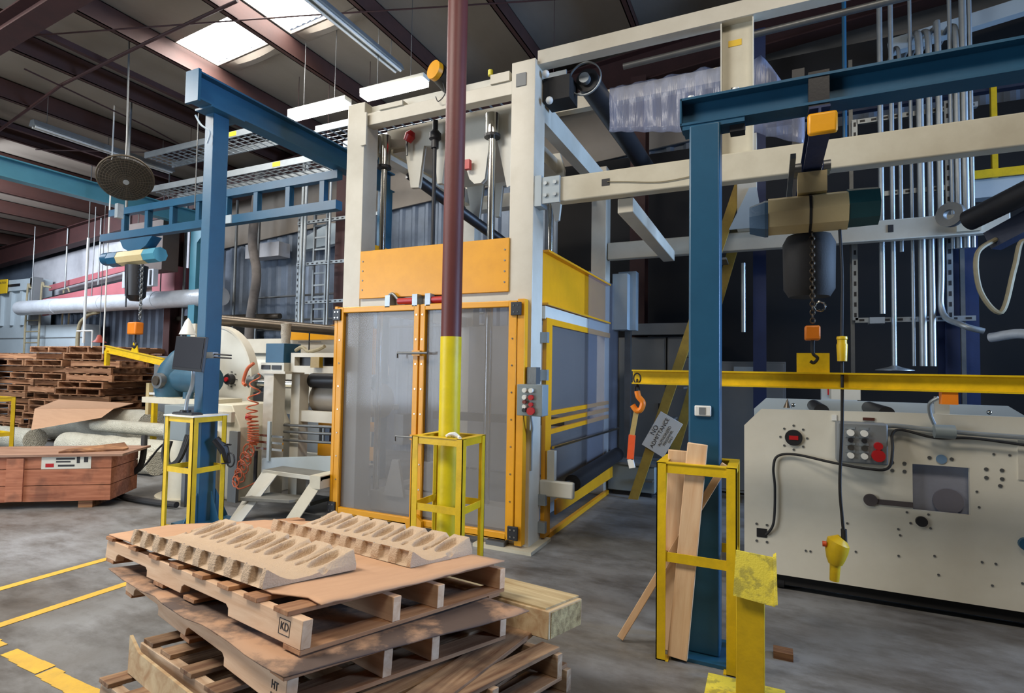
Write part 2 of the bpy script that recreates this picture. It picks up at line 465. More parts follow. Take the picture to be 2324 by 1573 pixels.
# ================================================================== SETTING
struct('floor', MB().box(-27, 9, -5, 9.2, -0.1, 0), concrete())
K = 1.018
sk = [(-7.72 * K, -6.56 * K, 4.93 * K, 5.6 * K), (-6.18 * K, -5.42 * K, 4.35 * K, 5.58 * K)]
rf = MB()
def roofpiece(x0, x1, y0, y1, off=0.345, t=0.05):
    rf.add([(x0, y0, roofz(x0) + off), (x1, y0, roofz(x1) + off), (x1, y1, roofz(x1) + off), (x0, y1, roofz(x0) + off),
            (x0, y0, roofz(x0) + off + t), (x1, y0, roofz(x1) + off + t), (x1, y1, roofz(x1) + off + t), (x0, y1, roofz(x0) + off + t)],
           [(0, 3, 2, 1), (4, 5, 6, 7), (0, 1, 5, 4), (1, 2, 6, 5), (2, 3, 7, 6), (3, 0, 4, 7)])
roofpiece(-27, -7.72 * K, -5, 9.2); roofpiece(-5.42 * K, 9, -5, 9.2)
roofpiece(-7.72 * K, -5.42 * K, 5.6 * K, 9.2); roofpiece(-7.72 * K, -5.42 * K, -5, 4.35 * K)
roofpiece(-7.72 * K, -6.18 * K, 4.35 * K, 4.93 * K); roofpiece(-6.56 * K, -6.18 * K, 4.93 * K, 5.6 * K)
struct('ceiling', rf, LINER)
for i, (x0, x1, y0, y1) in enumerate(sk):
    n = 22; vs = []; fs = []
    for k in range(n + 1):
        x = x0 + (x1 - x0) * k / n
        for y in (y0, y1): vs.append((x, y, roofz(x) + 0.40 + 0.012 * math.sin(k * 1.9)))
    for k in range(n): fs.append((2 * k, 2 * k + 2, 2 * k + 3, 2 * k + 1))
    struct('window_%d' % (i + 1), MB().add(vs, fs), SKYL)
px = [-3.27 + 1.52 * k for k in range(-15, 8)]
ti = 1
for x in px:
    z = roofz(x); mb = MB()
    mb.box(x - 0.008, x + 0.008, -5, 8.7, z, z + 0.33)
    mb.box(x - 0.008, x + 0.075, -5, 8.7, z, z + 0.01); mb.box(x - 0.075, x + 0.008, -5, 8.7, z + 0.32, z + 0.33)
    mb.box(x + 0.065, x + 0.075, -5, 8.7, z, z + 0.03)
    struct('trim_%d' % ti, mb, PURL); ti += 1
# loose secondary members beside two purlins
for x in (-8.75, -12.0, -13.6):
    struct('trim_%d' % ti, MB().box(x - 0.04, x + 0.04, -5, 8.2, roofz(x) + 0.06, roofz(x) + 0.14), OXIDE); ti += 1
def rafter(y, dep, w=0.2):
    mb = MB(); a, b = -27, 9
    def sl(y0, y1, o0, o1):
        mb.add([(a, y0, roofz(a) + o0), (b, y0, roofz(b) + o0), (b, y1, roofz(b) + o0), (a, y1, roofz(a) + o0),
                (a, y0, roofz(a) + o1), (b, y0, roofz(b) + o1), (b, y1, roofz(b) + o1), (a, y1, roofz(a) + o1)],
               [(0, 3, 2, 1), (4, 5, 6, 7), (0, 1, 5, 4), (1, 2, 6, 5), (2, 3, 7, 6), (3, 0, 4, 7)])
    sl(y - w / 2, y + w / 2, -dep, -dep + 0.02); sl(y - w / 2, y + w / 2, -0.02, 0); sl(y - 0.01, y + 0.01, -dep + 0.02, -0.02)
    return mb
struct('trim_%d' % ti, rafter(3.42, 0.24, 0.25), OXIDE); ti += 1
struct('trim_%d' % ti, rafter(8.25, 0.5, 0.25), OXIDE); ti += 1
# sagging liner folds next to the skylights
for (x0, x1, y) in ((-7.7, -6.45, 5.66), (-6.2, -5.0, 5.66)):
    n = 14; vs = []; fs = []
    for k in range(n + 1):
        x = x0 + (x1 - x0) * k / n; s = math.sin(PI * k / n)
        for dy, dz in ((0.06, 0.335), (0.11, 0.33 - 0.07 * s), (0.19, 0.33 - 0.08 * s), (0.3, 0.34)):
            vs.append((x, y + dy, roofz(x) + dz))
    for k in range(n):
        for j in range(3): fs.append((4 * k + j, 4 * k + 4 + j, 4 * k + 5 + j, 4 * k + 1 + j))
    struct('trim_%d' % ti, MB().add(vs, fs), LINER, True); ti += 1
# corrugated end wall, insulation above it
mb = MB(); mb.box(-27, 9, 8.78, 8.84, 0, 7.2)
x = -27
while x < 3.5:
    if x > -19: mb.add([(x, 8.78, 0), (x + 0.05, 8.74, 0), (x + 0.11, 8.74, 0), (x + 0.16, 8.78, 0), (x, 8.78, 5.25 + .083 * x), (x + 0.05, 8.74, 5.25 + .083 * x), (x + 0.11, 8.74, 5.25 + .083 * x), (x + 0.16, 8.78, 5.25 + .083 * x)], [(0, 1, 5, 4), (1, 2, 6, 5), (2, 3, 7, 6)])
    x += 0.3
struct('wall_back', mb, CORR)
mb = MB()
mb.add([(-12.3, 8.68, 5.25 - .083 * 12.3), (9, 8.68, 5.25 + .083 * 9), (9, 8.72, 5.25 + .083 * 9), (-12.3, 8.72, 5.25 - .083 * 12.3),
        (-12.3, 8.68, 5.58), (9, 8.68, 7.35), (9, 8.72, 7.35), (-12.3, 8.72, 5.58)],
       [(0, 3, 2, 1), (4, 5, 6, 7), (0, 1, 5, 4), (1, 2, 6, 5), (2, 3, 7, 6), (3, 0, 4, 7)])
struct('trim_%d' % ti, mb, LINER); ti += 1
struct('trim_%d' % ti, MB().prism([(-19.5, 8.6, 3.0), (-12.6, 8.6, 3.0), (-12.6, 8.6, 5.07), (-19.5, 8.6, 4.5)], (0, 0.06, 0)), WALLW); ti += 1
struct('trim_%d' % ti, MB().box(-3.2, 6, 8.6, 8.66, 0, 5.0), WALLD); ti += 1  # sheet hides the corrugated wall, its dark colour stands in for shade
struct('wall_left', MB().box(-27.1, -27, -5, 9.2, 0, 4.6), WALLD)
struct('wall_front', MB().box(-27, -14, -5.1, -5, 0, 6.6).box(-14, -8, -5.1, -5, 4.6, 6.6).box(-8, 9, -5.1, -5, 0, 7.6), WALLD)
struct('wall_right', MB().box(9, 9.1, -5, 3.8, 0, 7.6).box(9, 9.1, 3.8, 7.4, 5.1, 7.6).box(9, 9.1, 7.4, 9.2, 0, 7.6), WALLD)
# steel columns of the building at the end wall
for k, (x, c) in enumerate(((-7.2, OXIDE), (-1.75, OXIDE), (-12.5, OXIDE))):
    s = 8.2 if x != -7.2 else 7.95
    struct('trim_%d' % ti, MB().ibeam((x, s, 0), (x, s, roofz(x) - 0.45), 0.22, 0.28, 0.02, (0, 1, 0)), c); ti += 1
# yellow lines painted on the floor
def stripe(name, pts, w, label):
    mb = MB(); p, q = Vector(pts[0]), Vector(pts[1]); d = (q - p).normalized(); a = Vector((-d.y, d.x, 0)) * w / 2
    mb.add([p + a, p - a, q - a, q + a, *[v + Vector((0, 0, .002)) for v in (p + a, p - a, q - a, q + a)]], [(3, 2, 1, 0), (4, 5, 6, 7), (0, 1, 5, 4), (1, 2, 6, 5), (2, 3, 7, 6), (3, 0, 4, 7)])
    solo(name, mb, FLOORY, label, 'floor marking', 'yellow lines on the floor', smooth=False)
stripe('floor_line', ((-4.89, 1.0, 0.001), (-4.89, 3.05, 0.001)), 0.075, 'thin yellow floor line on the left, nearer the wooden crate')
stripe('floor_line', ((-4.22, 0.8, 0.001), (-4.22, 3.0, 0.001)), 0.075, 'thin yellow floor line on the left, nearer the stack of pallets')
WORN = wood('worn_floor_paint', rgb(222, 178, 62), rgb(150, 130, 84), 'X', scale=1.5, vary=0, stain=0)
mb = MB()
for k in range(26):
    x = -5.4 + k * 0.1 + random.uniform(-.02, .02)
    if k in (7, 15): continue
    y = 1.655 - 0.04 * (x + 4); z = 0.001
    mb.box(x, x + random.uniform(.085, .125), y - 0.042 + random.uniform(-.008, .008), y + 0.042 + random.uniform(-.008, .008), z + k * .00002, z + .002 + k * .00002)
solo('floor_line', mb, FLOORY, 'wide worn yellow floor line with bare patches at the bottom left', 'floor marking', 'yellow lines on the floor', smooth=False)

# ================================================================== ROOF THINGS
def strip_light(name, x, y0, y1, label, lit=False, alongx=False, z=None):
    if not alongx:
        z = roofz(x) - 0.32 if z is None else z
        t = thing(name, label, 'ceiling light', (x, y0, z))
        part('housing', MB().prism([(x - .09, y0, z), (x - .05, y0, z + .09), (x + .05, y0, z + .09), (x + .09, y0, z)], (0, y1 - y0, 0)), GALV, t)
        for dx in (-.045, .045): part('tube', MB().cyl((x + dx, y0 + .03, z - .02), (x + dx, y1 - .03, z - .02), .018, 10), WHITE, t)
        for yy in (y0 + .2, y1 - .2): part('hanger', MB().cyl((x, yy, z + .09), (x, yy, roofz(x) + .25), .004, 6), STEEL, t)
    else:
        x0, x1 = x; y = y0
        t = thing(name, label, 'ceiling light', (x0, y, z))
        part('housing', MB().box(x0, x1, y - .07, y + .07, z + .03, z + .09), WHITEP, t)
        part('diffuser', MB().box(x0 + .02, x1 - .02, y - .085, y + .085, z - .03, z + .03), TUBEL, t, 'glowing white diffuser')
        for xx in (x0 + .25, x1 - .25): part('hanger', MB().cyl((xx, y, z + .09), (xx, y, roofz(xx) + .3), .004, 6), STEEL, t)
    return t
strip_light('fluorescent_light', -10.72, 4.6, 6.9, 'unlit fluorescent strip light under the roof above the fan')
strip_light('fluorescent_light', -4.83, 4.3, 6.35, 'unlit fluorescent strip light beside the bright skylight')
strip_light('fluorescent_light', (-6.45, -5.36), 5.9, 0, 'lit fluorescent strip light left of the press frame', True, True, 5.30)
strip_light('fluorescent_light', (-5.1, -4.05), 5.9, 0, 'lit fluorescent strip light above the press frame', True, True, 5.34)
def rod(pts, r, m, label, cat='brace rod', name='brace_rod'):
    return solo(name, MB().tube([Vector(p) for p in pts], r, 8), m, label, cat)
rod(((-12.1, 4.74, 5.6), (-9.7, 4.5, 5.79), (-7.7, 4.5, 5.95), (-5.95, 4.55, 6.1)), .022, OXIDE, 'dark brace pipe crossing under the purlins at upper left')
rod(((-9.6, 4.0, 5.76), (-9.9, 5.9, 5.76), (-10.4, 8.0, 5.7)), .012, OXIDE, 'thin sagging brace rod above the hanging fan')
rod(((-12.4, 5.4, 5.55), (-10.6, 6.6, 5.66), (-8.0, 7.6, 5.9)), .010, OXIDE, 'thin brace rod crossing behind the strip light')
rod(((-9.0, 3.6, 5.85), (-5.5, 5.1, 6.12), (-2.0, 6.7, 6.42)), .010, OXIDE, 'thin sagging brace rod passing behind the maroon column')

# cable trays with wire mesh bottoms
def tray(x0, x1, y0, y1, z, label, tags):
    t = thing('cable_tray', label, 'cable tray', ((x0 + x1) / 2, (y0 + y1) / 2, z), 'overhead cable trays')
    for y in (y0, y1): part('side_rail', MB().box(x0, x1, y - .012, y + .012, z, z + .1), GALV, t)
    mb = MB(); x = x0 + .1
    while x < x1: mb.box(x - .01, x + .01, y0, y1, z, z + .015); x += .16
    for k in range(1, 5):
        y = y0 + (y1 - y0) * k / 5; mb.box(x0, x1, y - .004, y + .004, z + .012, z + .02)
    part('wire_bottom', mb, GALV, t)
    for xx in tags:
        part('label_plate', MB().box(xx, xx + .16, y0 - .016, y0 - .012, z + .02, z + .09), TAG, t, 'small yellow warning label')
    for xx in (x0 + .5, x1 - .4):
        for y in (y1,): part('hanger', MB().cyl((xx, y, z + .1), (xx, y, roofz(xx) + .3), .004, 6), OXIDE, t)
    return t
tray(-10.1, -6.55, 6.0, 6.5, 5.26, 'upper galvanised cable tray with mesh bottom behind the blue post', (-7.9,))
tray(-9.9, -5.9, 6.0, 6.5, 4.62, 'lower galvanised cable tray with yellow label behind the blue truss', (-6.9,))
tray(-6.2, -2.2, 6.15, 6.75, 5.12, 'cable tray passing over the press behind the lit strip lights', ())

# fan
c = Vector((-7.98, 4.5, 4.13)); fd = (Vector((0, 0, 1.6)) - c).normalized(); fd = (fd + Vector((0.15, 0, -0.75))).normalized()
t = thing('hanging_fan', 'round dusty caged industrial fan hanging under the purlins at left', 'fan', c)
a = fd.orthogonal().normalized(); b = fd.cross(a)
cage = MB()
for k in range(10):
    r = .04 + .28 * k / 9
    h = .1 * math.sqrt(max(0, 1 - (r / .36) ** 2))
    for s in (1, -1):
        cage.tube([c + fd * h * s + r * (math.cos(2 * PI * i / 40) * a + math.sin(2 * PI * i / 40) * b) for i in range(40)], .0022, 5, True)
for i in range(36):
    d = math.cos(2 * PI * i / 36) * a + math.sin(2 * PI * i / 36) * b
    for s in (1, -1):
        cage.tube([c + d * (.04 + .28 * k / 5) + fd * s * .1 * math.sqrt(max(0, 1 - ((.04 + .28 * k / 5) / .36) ** 2)) for k in range(6)], .002, 4)
part('cage', cage, MESHM, t)
part('rim', MB().tube([c + .325 * (math.cos(2 * PI * i / 48) * a + math.sin(2 * PI * i / 48) * b) for i in range(48)], .012, 8, True), MESHM, t)
for k in range(3):
    an = 2 * PI * k / 3 + .4; d = math.cos(an) * a + math.sin(an) * b; e = fd.cross(d)
    part('blade', MB().prism([c + d * .06 - e * .03, c + d * .26 - e * .1 + fd * .03, c + d * .28 + e * .08 - fd * .03, c + d * .07 + e * .04], fd * .004), BROWNR, t)
part('mesh_guard', MB().cyl(c + fd * .05, c + fd * .052, .31, 40), FANM, t)
part('motor', MB().cyl(c - fd * .22, c + fd * .02, .085, 20), BLACK, t, 'dark motor housing')
part('hub_badge', MB().cyl(c + fd * .115, c + fd * .125, .035, 16), GALV, t)
part('hanger_rod', MB().tube([c - fd * .15, c - fd * .15 + Vector((0, 0, .5)), (c.x - .25, c.y + .1, roofz(c.x) + .34)], .012, 8), STEEL, t)
part('bracket', MB().box(c.x - .33, c.x - .26, c.y + .06, c.y + .14, c.z - .5, c.z - .3), GALV, t)

# ================================================================== FAR LEFT
t = thing('crane_runway_beam', 'long pale teal runway beam under the roof at far left', 'crane beam', (-11, 4, 4.55))
part('beam', MB().ibeam((-11, -4, 4.66), (-11, 7.7, 4.66), .2, .32, .02), TEAL, t)
part('post', MB().box(-11.1, -10.9, 7.6, 7.8, 0, 4.5), TEAL, t)
part('post', MB().box(-11.12, -10.88, -3.9, -3.7, 0, 4.5), TEAL, t)
for y in (3.0, 7.6): part('bracket', MB().prism([(-10.9, y, 4.5), (-10.5, y, 4.5), (-10.9, y, 4.15)], (0, .08, 0)), TEAL, t)
t = thing('dust_collector', 'pale grey ribbed steel enclosure with yellow warning sign at far left', 'machine enclosure', (-19.5, 8.3, 2.58))
part('body', MB().box(-22.0, -18.25, 8.12, 8.5, 2.58, 3.89), BGREY, t)
for k in range(6): part('rib', MB().box(-21.1 + .55 * k, -20.98 + .55 * k, 8.04, 8.12, 2.6, 3.56), BGREY, t)
part('top_band', MB().box(-22.0, -18.2, 8.0, 8.12, 3.56, 3.87), BGREY, t)
part('slot', MB().box(-20.6, -18.8, 7.985, 8.0, 3.68, 3.75), BLACK, t)
part('corner_post', MB().box(-18.3, -18.08, 8.0, 8.2, 2.58, 3.9), GREYC, t)
g = part('warning_sign', MB().box(-19.9, -19.4, 7.95, 7.97, 3.5, 3.9), TAG, t)
text('lettering', 'CAUTION', .09, (-19.65, 7.948, 3.8), (1, 0, 0), (0, 0, 1), INK, g)
t = thing('low_cabinet', 'wide pale blue-grey cabinet behind the left pallet stack', 'cabinet', (-18.5, 8.2, 0))
part('body', MB().box(-22.5, -15.85, 8.12, 8.5, 0, 2.58), BGREY, t)
part('seam', MB().box(-22.5, -15.87, 8.1, 8.12, 2.23, 2.25), GREYC, t)
part('seam', MB().box(-22.5, -15.87, 8.1, 8.12, 1.5, 1.53), GREYC, t)
t = thing('access_ladder', 'thin pale access ladder with hooped rails on the blue-grey cabinet', 'ladder', (-17.9, 7.95, 0))
for x in (-18.3, -17.6): part('rail', MB().tube(smoothpts([(x, 7.95, 0), (x, 7.95, 3.4), (x + .05, 8.0, 3.6), (x + .15, 8.1, 3.58)]), .025, 8), GREYHO, t)
for k in range(10): part('rung', MB().cyl((-18.3, 7.95, .3 + k * .3), (-17.6, 7.95, .3 + k * .3), .016, 8), GREYHO, t)
t = thing('hand_rail', 'pale upright hoop rail beside the access ladder', 'rail', (-16.8, 8.2, 2.58))
part('hoop', MB().tube([(-16.95, 8.15, 2.58), (-16.95, 8.15, 3.5), (-16.75, 8.15, 3.55), (-16.65, 8.15, 3.4), (-16.65, 8.15, 2.58)], .022, 8), GREYHO, t)
t = thing('incline_conveyor', 'faded pink sloping conveyor along the far left wall', 'conveyor', (-15.8, 8.2, 2.9))
part('side_panel', MB().prism([(-17.5, 7.95, 2.81), (-13.2, 7.95, 3.15), (-13.2, 7.95, 3.62), (-17.5, 7.95, 3.26)], (0, .05, 0)), PINK, t)
part('top_panel', MB().prism([(-18.0, 8.3, 3.55), (-13.6, 8.3, 4.0), (-13.6, 8.3, 4.15), (-18.0, 8.3, 3.7)], (0, .05, 0)), PINK, t)
part('bed', MB().prism([(-18.1, 8.05, 3.2), (-13.4, 8.05, 3.66), (-13.4, 8.05, 3.72), (-18.1, 8.05, 3.26)], (0, .28, 0)), BLACK, t)
part('motor_box', MB().box(-12.9, -12.1, 7.95, 8.3, 3.2, 3.8), PINK, t)
for x in (-17.0, -15.5, -14.3): part('hanger', MB().cyl((x, 8.2, 3.3), (x, 8.2, roofz(x)), .02, 6), STEEL, t)
t = thing('air_duct', 'big silver spiral air duct running along the far left wall', 'duct', (-14.2, 7.7, 2.85))
part('duct', MB().cyl((-18.0, 7.7, 3.0), (-10.2, 7.7, 3.0), .19, 24), DUCT, t)
for x in (-16.6, -15.1, -14.6, -12.6): part('collar', MB().cyl((x, 7.7, 3.0), (x + .35, 7.7, 3.0), .2, 24), DUCT, t)
for x in (-17.5, -14.8, -12.2): part('hanger', MB().cyl((x, 7.7, 3.19), (x, 7.7, roofz(x)), .012, 6), STEEL, t)
solo('flexible_hose', MB().tube(smoothpts([(-14.5, 7.7, 2.8), (-15.1, 7.75, 2.7), (-15.5, 7.8, 2.2), (-15.3, 7.8, 0.0)]), .045, 10), GREYHO, 'curved beige hose dropping from the silver duct', 'hose')
t = thing('hanging_drop_pipe', 'thin white drop pipe hanging from the roof beside the silver duct', 'pipe', (-12.9, 6.6, 1.9))
part('pipe', MB().cyl((-12.9, 6.6, 2.0), (-12.9, 6.6, 4.2), .025, 10), WHITE, t)
part('cross_bar', MB().cyl((-13.15, 6.6, 2.25), (-12.6, 6.6, 2.25), .018, 8), WHITE, t)
part('hook_bar', MB().cyl((-12.6, 6.6, 1.9), (-12.6, 6.6, 2.26), .015, 8), WHITE, t)
part('hanger', MB().cyl((-12.9, 6.6, 4.2), (-12.9, 6.6, roofz(-12.9) + .345), .01, 6), STEEL, t)
t = thing('heat_lamp', 'small orange-red conical warning lamp above the yellow lifting bar', 'lamp', (-11.6, 6.2, 1.95))
part('shade', MB().lathe([(.12, 0), (.06, .06), (.03, .14), (0.001, .15)], (-11.6, 6.2, 1.98)), mat('faded_red_paint', rgb(170, 72, 56), .5), t)
part('cord', MB().cyl((-11.6, 6.2, 2.12), (-11.6, 6.2, roofz(-11.6) + .345), .006, 6), STEEL, t)
t = thing('unit_heater', 'brown box-shaped unit heater hanging below the blue truss', 'heater', (-11.8, 7.4, 3.4))
part('housing', MB().box(-12.6, -11.4, 7.2, 7.55, 3.55, 4.6), mat('heater_brown', rgb(92, 78, 70), .6, .2, .4, rgb(54, 44, 42), 2), t)
part('louvre', MB().box(-12.55, -11.5, 7.1, 7.2, 3.2, 3.55), mat('pale_louvre', rgb(190, 196, 205), .5), t, 'pale slatted louvre')
for k in range(5): part('slat_gap', MB().box(-12.4 + .2 * k, -12.36 + .2 * k, 7.08, 7.1, 3.22, 3.53), BLACK, t)
for x in (-12.5, -11.5): part('hanger', MB().cyl((x, 7.35, 4.6), (x, 7.35, roofz(x)), .012, 6), STEEL, t)
# dark drop rods and pipes in the far left bay
for k, (x, y, z0, cw) in enumerate(((-11.7, 7.9, 0.0, 'behind the hoist chain'), (-10.6, 8.3, 0.0, 'left of the teal column'), (-9.9, 8.3, 0.2, 'right of the teal column'))):
    solo('conduit_pipe', MB().cyl((x, y, z0), (x, y, roofz(x) - .1), .03, 8), STEEL, 'thin grey upright conduit ' + cw, 'pipe')
solo('insulated_pipe', MB().tube(smoothpts([(-9.45, 7.9, 5.6), (-9.6, 7.9, 4.2), (-9.45, 7.9, 3.4), (-9.6, 7.9, 2.3), (-9.55, 7.9, 0)]), .09, 12), mat('grey_insulation', rgb(130, 122, 116), .85, 0, .6, rgb(70, 62, 58), 4), 'ragged lagged upright pipe just right of the teal column', 'pipe')
t = thing('electrical_cabinet', 'tall dark grey cabinet with small blue light behind the left pallets', 'cabinet', (-10.9, 7.4, 0))
part('body', MB().box(-11.5, -10.1, 7.2, 7.6, 0, 1.75), GREYC, t)
part('indicator', MB().ball((-10.95, 7.18, 1.35), .03), BLUELED, t, 'glowing blue indicator')
t = thing('fire_extinguisher', 'small red fire extinguisher in the dark gap behind the yellow post', 'fire extinguisher', (-9.9, 6.5, .9))
part('cylinder', MB().lathe([(.001, 0), (.07, 0), (.075, .05), (.075, .36), (.03, .43), (.02, .45)], (-9.9, 6.5, .92)), RED, t)
part('stand', MB().box(-9.92, -9.88, 6.56, 6.6, 0, 1.4), STEEL, t)
part('shelf', MB().box(-10, -9.8, 6.42, 6.6, .9, .92), STEEL, t)
part('valve', MB().box(-9.93, -9.85, 6.48, 6.52, 1.36, 1.43), BLACK, t)
t = thing('swing_gate_post', 'short yellow post with white arm beside the left pallets', 'post', (-9.2, 5.6, 0))
part('post', MB().box(-9.62, -9.55, 6.0, 6.07, 0, .98), YEL, t)
part('collar', MB().box(-9.75, -9.67, 5.98, 6.05, .72, 1.26), HOISTC, t)
part('arm', MB().bar((-9.66, 6.0, 1.08), (-8.9, 5.9, 1.1), .04, .04), WHITE, t, 'white swing arm')
t = thing('shade_gap_block', 'near-black block standing in for the dark gap in the far left bay', 'machine', (-10.5, 8.0, 0))
part('frame', MB().box(-12.2, -10.2, 8.3, 8.6, 0, 2.6), WALLD, t)  # solid block added where the bay is only dark; shade as colour
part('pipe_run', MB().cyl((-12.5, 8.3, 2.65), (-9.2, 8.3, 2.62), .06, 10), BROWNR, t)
t = thing('wall_pipes', 'row of pipes running low along the corrugated wall', 'pipe', (-7, 8.5, 2.5))
for k, z in enumerate((2.35, 2.55, 3.05)): part('pipe', MB().cyl((-10.2, 8.5 - .03 * k, z), (-4.5, 8.5 - .03 * k, z + .02), .022, 8), STEEL, t)
part('duct_box', MB().box(-10.3, -9.3, 8.3, 8.6, 3.9, 4.2), WALLW, t)
part('duct_sleeve', MB().prism([(-8.8, 8.45, 4.0), (-7.5, 8.45, 4.1), (-7.5, 8.45, 4.45), (-8.1, 8.45, 4.5), (-8.8, 8.45, 4.25)], (0, .15, 0)), BGREY, t)

# ---- pallets at the left, stacked
def simple_pallet(lx, ly, mw, lab, grp):
    t = thing('pallet', lab, 'pallet', (0, 0, 0), grp)
    for y in (0, ly / 2, ly):
        part('stringer', MB().box(0, lx, y - .02, y + .02, .016, .105), mw, t)
    for i in range(6):
        x = i * (lx - .09) / 5; part('deck_board', MB().box(x, x + .09, -.02, ly + .02, .105, .122), mw, t)
    for i in range(3):
        x = i * (lx - .09) / 2; part('bottom_board', MB().box(x, x + .09, -.02, ly + .02, 0, .016), mw, t)
    return t
FARY = wood('brown_pallet_wood_b', rgb(190, 142, 104), rgb(128, 86, 60), 'X', vary=.4)
proto = simple_pallet(1.25, 1.05, FARY, 'x', 'brown pallets stacked at far left')
rr_ = random.Random(5)
names = ['topmost', 'second', 'third', 'fourth', 'fifth', 'sixth', 'seventh', 'eighth', 'ninth', 'tenth', 'eleventh', 'twelfth', 'thirteenth', 'lowest']
first = True
for st, (bx, by, rz, nn, ww) in enumerate(((-13.75, 6.8, 8, 13, 'right brown pallet stack beside the hoist'), (-15.35, 6.85, 4, 13, 'middle brown pallet stack at far left'), (-16.95, 6.8, 5, 12, 'leftmost brown pallet stack at the frame edge'))):
    for k in range(nn):
        o = proto if first else dup(proto); first = False
        i = nn - 1 - k
        nm = names[i] if i < 13 else 'lowest'
        if k == 0: nm = 'lowest'
        o['label'] = 'brown pallet, %s of the %s' % (nm, ww)
        a = math.radians(rz + random.uniform(-4, 4)); turn = rr_.random() < .6
        o.rotation_euler = (0, 0, a + (PI / 2 if turn else 0))
        sx = random.uniform(-.07, .07) - (.25 if (st == 0 and k < 8) else 0)
        if turn: sx += 1.25
        o.location = (bx + sx, by + random.uniform(-.06, .06), k * .15); o.scale = (1.15, 1.15, 1.15)
        if st == 0 and k in (7, 10): o.location.x += .25
solo('cardboard_flap', MB().box(-16.9, -16.4, 6.6, 6.61, 1.15, 1.642).box(-16.9, -16.4, 6.61, 7.25, 1.6415, 1.645), mat('pale_cardboard', rgb(176, 150, 134), .85), 'pale cardboard flap hanging on the left pallet stack', 'cardboard')

# ---- rolls of film and crate
def roll(name, p, q, r, label, core=True, m=None):
    t = thing(name, label, 'film roll', ((p[0] + q[0]) / 2, (p[1] + q[1]) / 2, p[2] - r), 'rolls of cream film on the floor')
    P, Q = Vector(p), Vector(q); d = (Q - P).normalized(); n = 14
    pts = [P.lerp(Q, i / n) for i in range(n + 1)]
    mb = MB().tube(pts, [r * (1 + .03 * math.sin(i * 2.3) + .02 * random.uniform(-1, 1)) for i in range(n + 1)], 28)
    part('film', mb, m or FILM, t)
    if core: part('core', MB().ring(P - d * .03, Q + d * .03, r * .42, r * .3, 20), CARD, t)
    return t
roll('film_roll', (-10.9, 5.4, .2), (-8.3, 5.55, .2), .2, 'crumpled cream film roll lying on the floor behind the crate', False)
roll('film_roll', (-10.75, 5.75, .5), (-8.3, 5.9, .5), .11, 'thin cream film roll with open core lying on top')
roll('film_roll', (-13.4, 6.35, .36), (-10.4, 6.55, .38), .34, 'largest cream film roll under the folded cardboard')
roll('film_roll', (-13.6, 5.3, .2), (-11.9, 5.4, .2), .19, 'short cream film roll at the left behind the coiled hose', False)
roll('film_roll', (-9.6, 4.95, .17), (-7.9, 5.05, .17), .16, 'clear wrapped film bundle lying nearest the yellow stand', False)
mb = MB()
mb.prism([(-13.5, 6.5, .80), (-11.3, 6.7, .80), (-10.7, 6.0, .76), (-12.2, 5.5, .72)], (0, 0, .012))
mb.prism([(-12.2, 5.5, .72), (-10.7, 6.0, .76), (-10.3, 5.6, .66), (-11.5, 5.15, .42)], (0, .008, .01))
solo('cardboard_sheet', mb, CARD, 'folded tan cardboard sheet draped over the film rolls', 'cardboard')

a = math.radians(35.8); ca, sa = math.cos(a), math.sin(a)
t = thing('wooden_crate', 'long red-brown plank crate with paper label at left', 'crate', (0, 0, 0)); ORG[t.name] = Vector((0, 0, 0))
Lc, Wc = 2.6, .62   # local x runs along the front, origin at the right front bottom corner, body towards -x
for k, (z0, z1) in enumerate(((.08, .247), (.255, .427), (.435, .56))):
    part('front_plank', MB().box(-Lc, 0, 0, .025, z0, z1), W_CRATE, t)
    part('end_plank', MB().box(-.025, 0, .025, Wc, z0, z1), W_CRATE, t)
    part('back_plank', MB().box(-Lc, -.025, Wc - .025, Wc, z0, z1), W_CRATE, t)
for x in (-1.0, -2.3): part('cleat', MB().box(x, x + .16, -.02, 0, .09, .55), W_CRATE, t)
for x in (-.32, -2.2): part('foot', MB().box(x, x + .14, .02, Wc - .02, 0, .08), W_FAR, t)
lid = part('lid', MB().box(-Lc - .05, .12, -.03, Wc + .04, .565, .59), wood('grey_brown_plywood', rgb(164, 132, 112), rgb(130, 98, 82), 'X', vary=0), t)
part('splinter', MB().prism([(-.55, .05, .59), (.02, .2, .59), (.05, .26, .6), (.0, .27, .66), (-.5, .14, .61)], (0, 0, .02)), W_FAR, t)
lb = part('paper_label', MB().box(-.68, -.2, -.004, 0, .43, .565), PAPER, t)
part('red_patch', MB().box(-.64, -.56, -.006, -.004, .45, .49), RED, lb)
for (x0, x1, z0, z1) in ((-.54, -.36, .53, .55), (-.54, -.4, .5, .515), (-.34, -.31, .49, .56), (-.27, -.23, .5, .555), (-.52, -.36, .455, .475)): part('print', MB().box(x0, x1, -.006, -.004, z0, z1), INK, lb)
t.location = (-6.62, 3.72, 0); t.rotation_euler = (0, 0, a)
mb = MB()
for k in range(5): mb.tube([(-8.3 + (.34 - .015 * k) * math.cos(2 * PI * i / 36), 3.05 + (.22 - .01 * k) * math.sin(2 * PI * i / 36), .61 + .03 * k + .01 * math.sin(i * .7)) for i in range(36)], .017, 8, True)
solo('coiled_hose', mb, mat('olive_hose', rgb(120, 112, 78), .6), 'coil of olive hose lying on the crate lid', 'hose')
